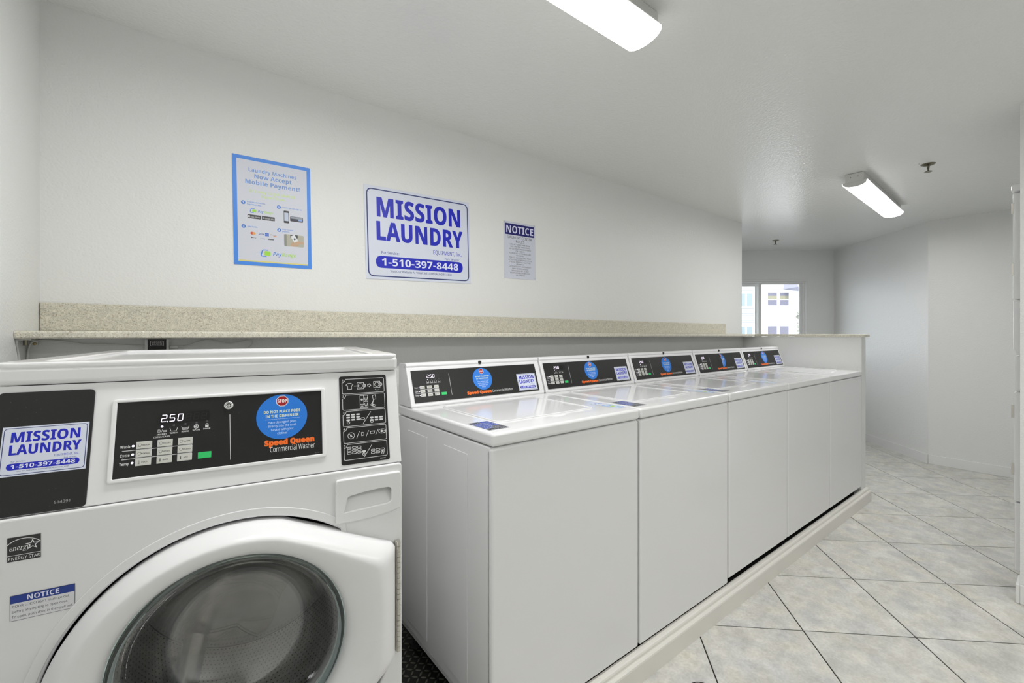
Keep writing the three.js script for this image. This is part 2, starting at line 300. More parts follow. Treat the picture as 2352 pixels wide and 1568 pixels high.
// ---------------------------------------------------------------- wall signs
function missionDraw(g, w, h) {
  g.fillStyle = '#dfe4f3'; g.fillRect(0, 0, w, h);
  const k = w / 1000, H = h / k; g.save(); g.scale(k, k);
  g.strokeStyle = '#1b2c6e'; g.lineWidth = 9; rr(g, 22, 26, 956, H - 52, 48); g.stroke();
  const B = '#0f1dbe';
  text(g, 'MISSION', 500, H * 0.32, H * 0.285, { w: 826, bold: true, heavy: 6, color: B });
  text(g, 'LAUNDRY', 500, H * 0.572, H * 0.275, { w: 836, bold: true, heavy: 6, color: B });
  text(g, 'EQUIPMENT, Inc.', 908, H * 0.675, H * 0.064, { w: 300, align: 'right', color: B });
  text(g, 'For Service:', 130, H * 0.722, H * 0.04, { w: 160, align: 'left', color: '#2a3a90' });
  text(g, 'Para Servicio:', 880, H * 0.735, H * 0.04, { w: 155, align: 'right', color: '#2a3a90' });
  g.fillStyle = B; rr(g, 85, H * 0.745, 830, H * 0.13, H * 0.065); g.fill();
  text(g, '1-510-397-8448', 500, H * 0.848, H * 0.112, { w: 740, bold: true, color: '#eef1ff' });
  text(g, 'Visit Our Website At WWW.MISSIONLAUNDRY.COM', 500, H * 0.918, H * 0.034, { w: 590, color: '#2a3a70' });
  g.restore();
}
const missionTex = canvasTex(1000, 770, missionDraw);
M.mission = new THREE.MeshStandardMaterial({ map: missionTex, roughness: 0.35 });
function payLogo(g, x, y, s, big) {
  g.save(); g.translate(x, y); g.scale(s, s);
  g.strokeStyle = '#3f7fe0'; g.lineWidth = 13; g.lineJoin = 'round'; g.beginPath(); g.moveTo(96, -72); g.lineTo(52, -72); g.quadraticCurveTo(28, -72, 22, -48); g.lineTo(10, 0); g.quadraticCurveTo(4, 24, 28, 24); g.lineTo(80, 24); g.stroke();
  g.strokeStyle = '#9fc4f4'; g.lineWidth = 5; for (const [a, b] of [[-50, -6], [-30, -14], [-10, -12]]) { g.beginPath(); g.moveTo(b, a); g.lineTo(b + 18, a); g.stroke(); }
  g.fillStyle = '#a6e048'; rr(g, 50, -56, 84, 68, 18); g.fill();
  text(g, 'Pay', 160, 4, 76, { align: 'left', bold: true, italic: true, color: '#4a82dc', w: 118 });
  text(g, 'Range', 280, 4, 76, { align: 'left', bold: true, italic: true, color: '#b4dc7c', w: 205 });
  g.restore();
}
const posterTex = canvasTex(900, 1400, (g, w, h) => {
  g.fillStyle = '#4b90ee'; g.fillRect(0, 0, w, h);
  g.fillStyle = '#d8dbe6'; g.fillRect(46, 46, w - 92, h - 92);
  g.fillStyle = '#e6dc8c'; g.fillRect(46, h - 64, w - 92, 18);
  const b = '#6f98dc', l = '#cfe59a';
  text(g, 'Laundry Machines', 450, 190, 66, { w: 560, bold: true, color: b });
  text(g, 'Now Accept', 450, 268, 76, { w: 440, bold: true, color: b });
  text(g, 'Mobile Payment!', 450, 350, 76, { w: 640, bold: true, color: b });
  text(g, "It's easy to get started.", 450, 455, 52, { w: 540, bold: true, color: l });
  text(g, "Here's how.", 450, 512, 52, { w: 280, bold: true, color: l });
  const step = (n, x, y) => { g.fillStyle = '#4a80d4'; g.beginPath(); g.arc(x, y, 24, 0, 7); g.fill(); text(g, String(n), x, y + 13, 36, { bold: true, color: '#eef' }); };
  step(1, 110, 600); text(g, 'Download the free', 150, 592, 24, { align: 'left', bold: true, color: b, w: 205 }); text(g, 'PayRange app.', 150, 622, 24, { align: 'left', bold: true, color: b, w: 165 });
  step(2, 510, 600); text(g, 'Launch app and sign up.', 545, 604, 24, { align: 'left', bold: true, color: b, w: 245 });
  payLogo(g, 180, 705, 0.54);
  for (const x of [155, 312]) { g.fillStyle = '#3c3c40'; rr(g, x, 745, 148, 50, 6); g.fill(); }
  text(g, 'App Store', 178 + 8, 781, 25, { align: 'left', color: '#e8e8ec', w: 105 }); text(g, 'Google play', 345, 781, 25, { align: 'left', color: '#e8e8ec', w: 105 });
  g.fillStyle = '#e8e8ec'; rr(g, 162, 757, 18, 26, 4); g.fill(); g.beginPath(); g.moveTo(322, 756); g.lineTo(340, 770); g.lineTo(322, 784); g.fill();
  g.fillStyle = '#2c2d33'; rr(g, 566, 635, 62, 165, 10); g.fill(); g.fillStyle = '#c9d2e6'; g.fillRect(572, 660, 50, 112);
  g.fillStyle = '#3a3c46'; rr(g, 642, 700, 158, 68, 14); g.fill(); g.fillStyle = '#9aa0ac'; g.fillRect(648, 704, 146, 26); g.fillStyle = '#8fb0e8'; g.fillRect(740, 730, 50, 22);
  step(3, 110, 905); text(g, 'Add funds.', 150, 910, 24, { align: 'left', bold: true, color: b, w: 115 });
  step(4, 510, 905); text(g, 'Slide to send', 545, 898, 24, { align: 'left', bold: true, color: b, w: 130 }); text(g, 'payment.', 545, 926, 24, { align: 'left', bold: true, color: b, w: 90 });
  g.fillStyle = '#d0503c'; g.beginPath(); g.arc(200, 985, 18, 0, 7); g.fill(); g.fillStyle = '#e8a860'; g.beginPath(); g.arc(222, 985, 18, 0, 7); g.fill();
  text(g, 'VISA', 272, 996, 28, { align: 'left', bold: true, italic: true, color: '#45549c' });
  g.fillStyle = '#3f6cd0'; g.fillRect(345, 965, 44, 40); text(g, 'AMEX', 367, 992, 14, { bold: true, color: '#fff' });
  text(g, 'DISCOVER', 402, 986, 15, { align: 'left', bold: true, color: '#6a6a70', w: 74 }); g.fillStyle = '#e0905c'; g.fillRect(440, 992, 36, 12);
  text(g, 'Pay', 212, 1048, 22, { align: 'left', color: '#55565c' }); g.fillStyle = '#3c3c40'; g.beginPath(); g.arc(198, 1040, 8, 0, 7); g.fill(); text(g, 'G Pay', 290, 1048, 22, { align: 'left', color: '#8a94b0' }); g.fillStyle = '#70747c'; g.fillRect(375, 1034, 70, 16);
  g.save(); rr(g, 566, 950, 240, 160, 16); g.clip(); g.fillStyle = '#b9b7a8'; g.fillRect(560, 940, 260, 180); g.fillStyle = '#8f9088'; g.fillRect(560, 940, 36, 180); g.fillStyle = '#3c3e40'; g.fillRect(640, 950, 90, 40); g.fillStyle = '#c9a98c'; g.beginPath(); g.ellipse(700, 1072, 58, 34, -0.4, 0, 7); g.fill(); g.beginPath(); g.ellipse(765, 1050, 60, 18, 0.1, 0, 7); g.fill(); g.save(); g.translate(690, 1000); g.rotate(-0.5); g.fillStyle = '#e8eaee'; g.fillRect(-28, -46, 56, 92); g.fillStyle = '#3a3f4c'; g.fillRect(-12, -6, 22, 22); g.restore(); g.restore();
  payLogo(g, 290, 1250, 0.86);
});
const noticeTex = canvasTex(700, 1000, (g, w, h) => {
  g.fillStyle = '#d8dbe8'; g.fillRect(0, 0, w, h);
  g.fillStyle = '#0c0a6a'; g.fillRect(24, 36, w - 48, 195);
  text(g, 'NOTICE', 350, 198, 178, { w: 628, bold: true, color: '#e4e4fa' });
  const c = '#33343c';
  text(g, 'LAUNDRY CENTER', 350, 296, 62, { w: 540, color: c }); text(g, 'RULES', 350, 362, 62, { w: 196, color: c });
  const lines = ['USE AT YOUR OWN RISK', 'NO TINTING OR DYING', 'NO SITTING ON MACHINES', 'OR TABLES', 'PLEASE DO NOT OVERLOAD', 'MACHINES', 'PLEASE CLEAN LINT TRAY', 'AFTER EACH DRYING CYCLE', 'PLEASE REMOVE CLOTHES', 'PROMPTLY', 'CLOTHES LEFT OVERNIGHT', 'MAY BE DISCARDED', 'MANAGEMENT IS NOT', 'RESPONSIBLE FOR LOSS', 'OR DAMAGE'];
  lines.forEach((s, i) => text(g, s, 350, 408 + i * 38.6, 34, { w: s.length * 22.5, color: '#45464e' }));
  for (const [x, y] of [[18, 14], [w - 18, 14], [18, h - 24], [w - 18, h - 24]]) { g.fillStyle = '#60626a'; g.beginPath(); g.arc(x, y, 5, 0, 7); g.fill(); }
});
function wallSign(name, tex, label, cat, x, y, w, h, rot) {
  const s = thing(name, label, cat, [x, y, BACK]);
  s.rotation.z = rot;
  mesh('board', box(-w / 2, w / 2, -h / 2, h / 2, 0.0002, 0.0022), std([0.72, 0.73, 0.78], 0.4), s);
  mesh('print', printed(w, h, 0, 0, 0.0026), new THREE.MeshStandardMaterial({ map: tex, roughness: 0.38 }), s);
}
wallSign('poster', posterTex, 'blue-bordered mobile payment poster on the white wall', 'poster', 0.342, 1.816, 0.290, 0.452, 0.016);
wallSign('wall_sign', missionTex, 'large white laundry company sign with blue letters on the wall', 'sign', 1.016, 1.805, 0.582, 0.457, 0.026);
wallSign('rules_sign', noticeTex, 'narrow white notice of laundry rules with dark blue header', 'sign', 1.662, 1.810, 0.241, 0.345, 0.014);

// ---------------------------------------------------------------- prints shared by the machines
const stopTex = canvasTex(512, 512, (g) => {
  g.fillStyle = '#2f7fe0'; g.fillRect(0, 0, 512, 512);
  const oct = (r, c) => { g.fillStyle = c; g.beginPath(); for (let k = 0; k < 8; k++) { const a = Math.PI / 8 + k * Math.PI / 4; g.lineTo(256 + r * Math.cos(a), 78 + r * Math.sin(a)); } g.fill(); };
  oct(66, '#e8e4e8'); oct(58, '#a81f26');
  text(g, 'STOP', 256, 96, 52, { w: 98, bold: true, color: '#fff' });
  text(g, 'DO NOT PLACE PODS', 256, 212, 42, { w: 372, bold: true, color: '#e8f0c8' });
  text(g, 'IN THE DISPENSER', 256, 262, 42, { w: 332, bold: true, color: '#e8f0c8' });
  g.strokeStyle = '#e8f0ff'; g.lineWidth = 4; g.setLineDash([5, 5]); g.beginPath(); g.moveTo(86, 282); g.lineTo(430, 282); g.stroke(); g.setLineDash([]);
  ['Place detergent pods', 'directly into the wash', 'basket with your', 'clothes'].forEach((s, i) => text(g, s, 256, 330 + i * 42, 36, { w: [290, 290, 226, 104][i], color: '#d4e6ff' }));
});
M.stop = new THREE.MeshStandardMaterial({ map: stopTex, roughness: 0.25 });
const speckle = (g, w, h, n) => { for (let i = 0; i < n; i++) { g.fillStyle = 'rgba(190,190,190,' + (0.15 + 0.5 * rnd()) + ')'; g.beginPath(); g.arc(rnd() * w, rnd() * h, 0.6 + rnd() * 1.1, 0, 7); g.fill(); } };
// 7-segment figures
const SEG = { 2: 'abged', 5: 'afgcd', 0: 'abcdef', 8: 'abcdefg' };
function digit(g, x, y, w, h, d, on, off) {
  const seg = { a: [[0.1, 0], [0.9, 0]], g: [[0.1, 0.5], [0.9, 0.5]], d: [[0.1, 1], [0.9, 1]], f: [[0, 0.07], [0, 0.43]], b: [[1, 0.07], [1, 0.43]], e: [[0, 0.57], [0, 0.93]], c: [[1, 0.57], [1, 0.93]] };
  for (const k in seg) { const lit = d !== null && SEG[d].includes(k); const col = lit ? on : off; if (!col) continue; g.strokeStyle = col; g.lineWidth = w * 0.2; g.lineCap = 'round'; g.beginPath(); const sl = (p) => [x + p[0] * w + (1 - p[1]) * h * 0.1, y + p[1] * h]; g.moveTo(...sl(seg[k][0])); g.lineTo(...sl(seg[k][1])); g.stroke(); }
}
const displayDraw = (on, off, dot) => (g, w, h) => {
  g.fillStyle = '#000'; g.fillRect(0, 0, w, h);
  for (let i = 0; i < 6; i++) { const x = 16 + i * 62; digit(g, x, 18, 36, 62, [2, 5, 0][i] ?? null, on, off); if (i < 1 && dot) { g.fillStyle = dot; g.beginPath(); g.arc(x + 46, 82, 6, 0, 7); g.fill(); } }
};
const displayMap = canvasTex(390, 100, displayDraw('#101010', '#1c1a1c', '#101010')), displayGlow = canvasTex(390, 100, displayDraw('#f6e9ff', null, '#f6e9ff'));
M.display = new THREE.MeshStandardMaterial({ map: displayMap, emissiveMap: displayGlow, emissive: 0xffffff, emissiveIntensity: 1.3, roughness: 0.3 });
M.led = std([0.5, 0.45, 0.6], 0.3, { emissive: new THREE.Color(0.85, 0.75, 1), emissiveIntensity: 1.3 });
M.ledOff = std([0.08, 0.08, 0.085], 0.35);
// programme keys: the legends of the nine keys
const KEYS = [['REGULAR', 'DELUXE', 'ULTRA'], ['NORMAL', 'SYNTHETIC', 'DELICATE'], ['COLD', 'WARM', 'HOT']];
const keysTex = canvasTex(768, 384, (g, w, h) => {
  g.fillStyle = '#d3d3cc'; g.fillRect(0, 0, w, h);
  KEYS.forEach((row, r) => row.forEach((s, c) => {
    const x = c * 256, y = r * 128; text(g, s, x + (r < 2 ? 160 : 150), y + 80, 40, { bold: true, color: '#2c2c2c', w: Math.min(150, s.length * 27) });
    g.strokeStyle = '#2c2c2c'; g.lineWidth = 5; g.fillStyle = '#2c2c2c';
    if (r === 2) { g.beginPath(); g.arc(56, y + 92, 0.1, 0, 7); g.stroke(); rr(g, x + 46, y + 34, 14, 54, 7); c ? g.fill() : g.stroke(); g.beginPath(); g.arc(x + 53, y + 90, 11, 0, 7); c ? g.fill() : g.stroke(); }
    else { g.beginPath(); g.moveTo(x + 22, y + 52); g.lineTo(x + 42, y + 36); g.lineTo(x + 68, y + 36); g.lineTo(x + 88, y + 52); g.lineTo(x + 76, y + 64); g.lineTo(x + 72, y + 92); g.lineTo(x + 38, y + 92); g.lineTo(x + 34, y + 64); g.closePath(); g.stroke(); }
  }));
});
M.keyPrint = new THREE.MeshStandardMaterial({ map: keysTex, roughness: 0.4 });
function keyPrintGeo(w, h, r, c) { const g = new THREE.PlaneGeometry(w, h), uv = g.attributes.uv; for (let i = 0; i < 4; i++) uv.setXY(i, (c + uv.getX(i)) / 3, (2 - r + uv.getY(i)) / 3); return g; }
function addKeys(parent, x0, dx, y0, dy, w, h, z) {
  const body = rbox(-w / 2, w / 2, -h / 2, h / 2, 0, 0.0012, 0.0006, 1);
  for (let r = 0; r < 3; r++) for (let c = 0; c < 3; c++) {
    const k = mesh('key', body, M.key, parent); k.position.set(x0 + c * dx, y0 - r * dy, z);
    mesh('legend', keyPrintGeo(w * 0.92, h * 0.86, r, c).translate(0, 0, 0.00135), M.keyPrint, k);
  }
}

// ---------------------------------------------------------------- top-load washers
const WW = 0.671, PITCH = 0.677, ROWX = 0.711, BASE = 0.05;
const TLW = 0.622, TLH = 0.130;                                       // black fascia of a top-loader
const tlFascia = canvasTex(1500, 314, (g, w, h) => {
  const k = w / TLW, X = (m) => (m - 0.0183) * k, Y = (m) => h - (m - 0.014) * k;
  g.fillStyle = '#141414'; g.fillRect(0, 0, w, h); speckle(g, w, h, 60);
  g.strokeStyle = '#cfcfcf'; g.lineWidth = 4; g.beginPath(); g.moveTo(X(0.1805), Y(0.1235)); g.lineTo(X(0.1805), Y(0.033)); g.stroke();
  ['INSERT', 'WASH', 'RINSE', 'SPIN'].forEach((s, i) => { const x = X(0.083 + i * 0.0165); text(g, s, x, Y(0.0885), 11, { bold: true, color: '#ddd', w: 30 }); g.strokeStyle = '#ddd'; g.lineWidth = 2.5; g.beginPath(); g.moveTo(x - 12, Y(0.0985)); g.lineTo(x - 8, Y(0.0925)); g.lineTo(x + 8, Y(0.0925)); g.lineTo(x + 12, Y(0.0985)); g.stroke(); });
  ['Wash', 'Cycle', 'Temp'].forEach((s, i) => text(g, s, X(0.0375), Y(0.0715 - i * 0.0157), 16, { bold: true, color: '#eee', align: 'right', w: 34 }));
  g.lineWidth = 3; for (const y of [0.0657, 0.05]) { g.beginPath(); g.moveTo(X(0.0245), Y(y)); g.lineTo(X(0.1265), Y(y)); g.stroke(); }
  text(g, 'Speed Queen', X(0.2515), Y(0.0275), 38, { align: 'left', bold: true, heavy: 4, color: '#ff7424', w: X(0.3735) - X(0.2515) });
  g.strokeStyle = '#ff7424'; g.lineWidth = 3; g.font = 'bold 44px sans-serif';
  text(g, 'Commercial Washer', X(0.3765), Y(0.0275), 38, { align: 'left', color: '#e8e8e8', w: X(0.487) - X(0.3765) });
  g.fillStyle = '#555'; g.fillRect(w - 26, h - 14, 18, 4);
});
M.tlFascia = new THREE.MeshStandardMaterial({ map: tlFascia, roughness: 0.42 });
const deckLabelA = canvasTex(420, 700, (g, w, h) => {                 // wash instructions
  g.fillStyle = '#0b0b0d'; g.fillRect(0, 0, w, h);
  const blue = '#1b3da0';
  for (let r = 0; r < 5; r++) for (let c = 0; c < 2; c++) {
    g.fillStyle = (r < 3 && c === 1) || (r > 0 && r < 4 && c === 0) ? blue : '#0e0e10'; rr(g, 14 + c * 200, 14 + r * 137, 192, 128, 14); g.fill(); g.strokeStyle = '#d8dcec'; g.lineWidth = 5; g.stroke();
    g.fillStyle = '#d8dcec'; for (let q = 0; q < 5; q++) { const x = 36 + c * 200 + q * 32, y = 44 + r * 137; if (rnd() < 0.7) g.fillRect(x, y + rnd() * 20, 20, 12); if (rnd() < 0.6) { g.beginPath(); g.arc(x + 10, y + 58, 11, 0, 7); g.fill(); } g.fillRect(x, y + 84, 24 * rnd(), 6); }
  }
});
const deckLabelB = canvasTex(300, 560, (g, w, h) => {
  g.fillStyle = '#dfe3ee'; g.fillRect(0, 0, w, h);
  text(g, 'Pay', 150, 90, 70, { bold: true, italic: true, color: '#4a82dc', w: 200 });
  g.fillStyle = '#cfe0f4'; g.fillRect(20, 200, 260, 330); g.strokeStyle = '#4a82dc'; g.lineWidth = 16; rr(g, 40, 230, 120, 90, 16); g.stroke(); g.fillStyle = '#b8d860'; rr(g, 90, 330, 100, 70, 14); g.fill(); g.lineWidth = 12; rr(g, 150, 430, 110, 70, 30); g.stroke(); g.fillStyle = '#6c94d4'; g.fillRect(60, 520, 160, 10);
});
M.deckA = new THREE.MeshStandardMaterial({ map: deckLabelA, roughness: 0.3 });
M.deckB = new THREE.MeshStandardMaterial({ map: deckLabelB, roughness: 0.3 });
function makeTopLoader() {
  const t = thing('top_load_washer', '', 'washing machine', [0, BASE, ROWZ], 0, 'top-load washers in a row on the curb');
  const Y = (y) => y - BASE, z = (w) => w - ROWZ;                      // world heights and depths to local ones
  mesh('cabinet', rbox(0.001, WW - 0.001, Y(0.16), Y(0.974), z(-1.770), -0.010, 0.004, 2), M.enamelSide, t);
  mesh('base_rail', rbox(0.006, WW - 0.006, Y(0.138), Y(0.162), z(-1.765), -0.02, 0.003, 1), M.plastic, t);
  for (const x of [0.05, WW - 0.05]) for (const q of [-0.05, -0.63]) mesh('leg', mergeGeometries([cyl(0.012, 0.012, 0.08, 12).translate(x, 0.05, q), cyl(0.022, 0.024, 0.014, 16).translate(x, 0.007, q)]), M.rubber, t);
  for (const [a, b] of [[-1.672, -1.505], [-1.377, -1.220]]) for (const s of [0, 1]) {        // embossed fields on the sides
    const g = s ? plate(rrect(-z(b), -z(a), Y(0.195), Y(0.930), 0.004), 0, 0.0024, 0.0011, 2).rotateY(Math.PI / 2) : plate(rrect(z(a), z(b), Y(0.195), Y(0.930), 0.004), 0, 0.0024, 0.0011, 2).rotateY(-Math.PI / 2);
    mesh('side_emboss', g.translate(s ? WW - 0.0012 : 0.0012, 0, 0), M.enamelSide, t);
  }
  mesh('front_panel', rbox(0.001, WW - 0.001, Y(0.106), Y(0.9725), -0.03, 0, 0.010, 4), M.enamel, t);
  const deck = mesh('top_deck', rbox(0, WW, Y(0.9765), Y(1.0165), z(-1.770), 0.004, 0.010, 4), M.enamel, t);
  // lid with a raised bead round its edge
  const lx0 = 0.107, lx1 = 0.548, lz0 = z(-1.205), lz1 = z(-1.60);
  const lid = mesh('lid', plate(rrect(lx0, lx1, -lz0, -lz1, 0.03), 0, 0.0022, 0.001, 2).rotateX(-Math.PI / 2).translate(0, Y(1.016), 0), M.enamel, t);
  const bead = rrect(lx0 - 0.004, lx1 + 0.004, -lz0 - 0.004, -lz1 + 0.004, 0.034); bead.holes.push(rhole(lx0 + 0.004, lx1 - 0.004, -lz0 + 0.004, -lz1 - 0.004, 0.027));
  mesh('lid_bead', plate(bead, 0, 0.0052, 0.0022, 3).rotateX(-Math.PI / 2).translate(0, Y(1.0155), 0), M.enamel, lid);
  mesh('finger_notch', new THREE.SphereGeometry(1, 20, 8, 0, Math.PI * 2, 0, Math.PI / 2).scale(0.034, 0.0032, 0.012).translate(0.345, Y(1.0163), z(-1.178)), M.enamel, lid);
  const lab = (name, x, wz, w, d, rot, mat, lb) => mesh(name, printed(w, d).rotateX(-Math.PI / 2).rotateY(rot).translate(x, Y(1.0169), z(wz)), mat, t, lb);
  lab('instruction_label', 0.056, -1.188, 0.074, 0.128, 0.0, M.deckA, 'black and blue wash instruction sticker');
  lab('payment_label', 0.638, -1.21, 0.066, 0.15, 0.03, M.deckB, 'small blue and green payment sticker');
  // control hood
  const hoodPts = [[z(-1.770), Y(1.0172)], [z(-1.770), Y(1.170)], [z(-1.764), Y(1.181)], [z(-1.750), Y(1.185)], [z(-1.712), Y(1.187)], [z(-1.703), Y(1.1855)], [z(-1.697), Y(1.181)], [z(-1.695), Y(1.1755)], [z(-1.698), Y(1.1685)], [z(-1.6965), Y(1.1655)], [z(-1.645), Y(1.0225)], [z(-1.646), Y(1.0172)]];
  const hood = mesh('control_hood', profileX(hoodPts.reverse(), 0.002, WW - 0.002, 0.0025), M.plastic, t);
  for (const [y, w] of [[1.0516, -1.670], [1.172, -1.712]]) for (const s of [0, 1]) mesh('screw', cyl(0.0036, 0.0036, 0.002, 12).rotateZ(Math.PI / 2).translate(s ? WW - 0.001 : 0.001, Y(y), z(w)), M.chrome, hood);
  mesh('lock_plug', cyl(0.0075, 0.0075, 0.006, 18).rotateX(Math.PI / 2).translate(0.338, Y(1.1765), z(-1.6955)), M.black, hood);
  // slanted black fascia; its own x, y lie in the slanted face
  const dy = 1.1655 - 1.0225, dz = -1.6965 + 1.645, ang = Math.atan2(dz, dy);
  const f = mesh('control_panel', box(0.0183, 0.6403, 0.014, 0.144, -0.001, 0.0015), M.blackPlate, t, 'black control panel');
  f.position.set(0, Y(1.0205), z(-1.6432)); f.rotation.x = ang;
  mesh('panel_print', printed(TLW, TLH, 0.3293, 0.079, 0.0017), M.tlFascia, f);
  addKeys(f, 0.0562, 0.03, 0.0737, 0.0157, 0.0205, 0.0118, 0.0016);
  mesh('start_key', rbox(0.1345, 0.1575, 0.0365, 0.0475, 0.0016, 0.003, 0.0006, 1), M.green, f, 'green start key');
  mesh('display', printed(0.078, 0.02, 0.1175, 0.1175, 0.0022), M.display, f, 'lit price display');
  for (const [x, y, on] of [[0.0425, 0.0737, 1], [0.0425, 0.058, 1], [0.0425, 0.0423, 1], [0.083, 0.1035, 1], [0.0995, 0.1035, 0], [0.116, 0.1035, 0], [0.1325, 0.1035, 0]]) mesh('indicator_light', cyl(0.0017, 0.0017, 0.001, 10).rotateX(Math.PI / 2).translate(x, y, 0.002), on ? M.led : M.ledOff, f);
  mesh('round_sticker', new THREE.CircleGeometry(0.0485, 48).translate(0.338, 0.0905, 0.0024), M.stop, f, 'round blue stop sticker');
  mesh('company_sticker', printed(0.108, 0.079, 0.576, 0.06, 0.0024), M.mission, f, 'white company sticker with blue print');
  return t;
}
const LABELS = ['top-load washer beside the front-load washer, its embossed side in view', 'second top-load washer in the row, counting from the front-load washer', 'third top-load washer, in the middle of the row of five', 'fourth top-load washer, its round sticker half black and half blue', 'fifth top-load washer, tight against the half wall'];
const proto = makeTopLoader();
LABELS.forEach((label, i) => {
  let w = proto;
  if (i) { w = proto.clone(); w.name = numbered('top_load_washer'); w.userData = { ...proto.userData }; scene.add(w); }
  w.userData.label = label;
  w.position.x = ROWX + PITCH * i;
  if (i > 1) {                                                        // these front panels end higher and leave a dark slot above the curb
    const p = w.children.find((c) => c.name === 'front_panel');
    p.geometry = rbox(0.001, WW - 0.001, 0.124 - BASE, 0.9725 - BASE, -0.03, 0, 0.010, 4);
  }
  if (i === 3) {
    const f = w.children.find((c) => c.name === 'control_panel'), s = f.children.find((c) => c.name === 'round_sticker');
    s.material = M.black;  // black disc; the blue face below covers only one half of it
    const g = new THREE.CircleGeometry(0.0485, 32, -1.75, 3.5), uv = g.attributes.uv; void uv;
    mesh('sticker_face', g.translate(0.338, 0.0905, 0.0028), M.stop, f, 'blue half of the round sticker');
  }
  if (i > 2) for (const n of ['instruction_label', 'payment_label']) w.remove(w.children.find((c) => c.name === n));
});

// ---------------------------------------------------------------- front-load washer
const flFascia = canvasTex(1500, 605, (g, w, h) => {
  const k = w / 0.3478, X = (m) => (m + 0.5188) * k, Y = (m) => h - (m - 0.0455) * k;
  g.fillStyle = '#131313'; g.fillRect(0, 0, w, h); speckle(g, w, h, 150);
  const wht = '#e4e4e4';
  g.strokeStyle = wht; g.lineWidth = 5; g.beginPath(); g.moveTo(X(-0.3428), Y(0.1485)); g.lineTo(X(-0.3400), Y(0.0560)); g.stroke();
  const ix = [-0.4515, -0.4335, -0.4155, -0.398, -0.3808], iy = 0.1265;
  const lab = ['', 'WASH', 'RINSE', 'SPIN', 'DOOR'];
  ix.forEach((m, i) => {
    const x = X(m), y = Y(iy + i * 0.0009); g.lineWidth = 4; g.strokeStyle = g.fillStyle = wht;
    if (i === 0) { text(g, 'D/', x - 12, y + 14, 34, { color: wht }); g.strokeRect(x + 8, y, 24, 10); text(g, 'INSERT', x, y + 36, 18, { bold: true, color: wht, w: 66 }); text(g, 'COINS/CARD', x, y + 56, 18, { bold: true, color: wht, w: 108 }); }
    if (i === 1 || i === 2) { g.beginPath(); g.moveTo(x - 26, y - 14); g.lineTo(x - 17, y + 14); g.lineTo(x + 17, y + 14); g.lineTo(x + 26, y - 14); g.stroke(); if (i === 2) { g.beginPath(); g.moveTo(x - 20, y - 4); g.lineTo(x + 20, y - 4); g.moveTo(x - 17, y + 4); g.lineTo(x + 17, y + 4); g.stroke(); } }
    if (i === 3) { g.lineWidth = 6; g.beginPath(); g.arc(x, y, 15, 0, 7); g.stroke(); g.beginPath(); g.arc(x, y, 5, 0, 7); g.stroke(); }
    if (i === 4) { g.fillRect(x - 12, y - 4, 24, 20); g.beginPath(); g.arc(x, y - 6, 9, Math.PI, 0); g.stroke(); }
    if (i) text(g, lab[i], x, y + 36, 18, { bold: true, color: wht, w: 52 });
  });
  ['Wash', 'Cycle', 'Temp'].forEach((s, i) => text(g, s, X(-0.4965), Y(0.0995 - i * 0.0156), 30, { bold: true, color: wht, align: 'right', w: 62 }));
  g.strokeStyle = wht; g.lineWidth = 5; for (const y of [0.0946, 0.079]) { g.beginPath(); g.moveTo(X(-0.508), Y(y)); g.lineTo(X(-0.4035), Y(y)); g.stroke(); }
  g.strokeStyle = '#ff7424'; g.lineWidth = 3;
  text(g, 'Speed Queen', X(-0.2812), Y(0.0755), 64, { align: 'left', bold: true, heavy: 7, color: '#ff7424', w: X(-0.1862) - X(-0.2812) });
  text(g, 'Commercial Washer', X(-0.2715), Y(0.0615), 68, { align: 'left', color: '#ececec', w: X(-0.1858) - X(-0.2715) });
  text(g, '807020', w - 24, h - 14, 12, { color: '#999', align: 'right' });
});
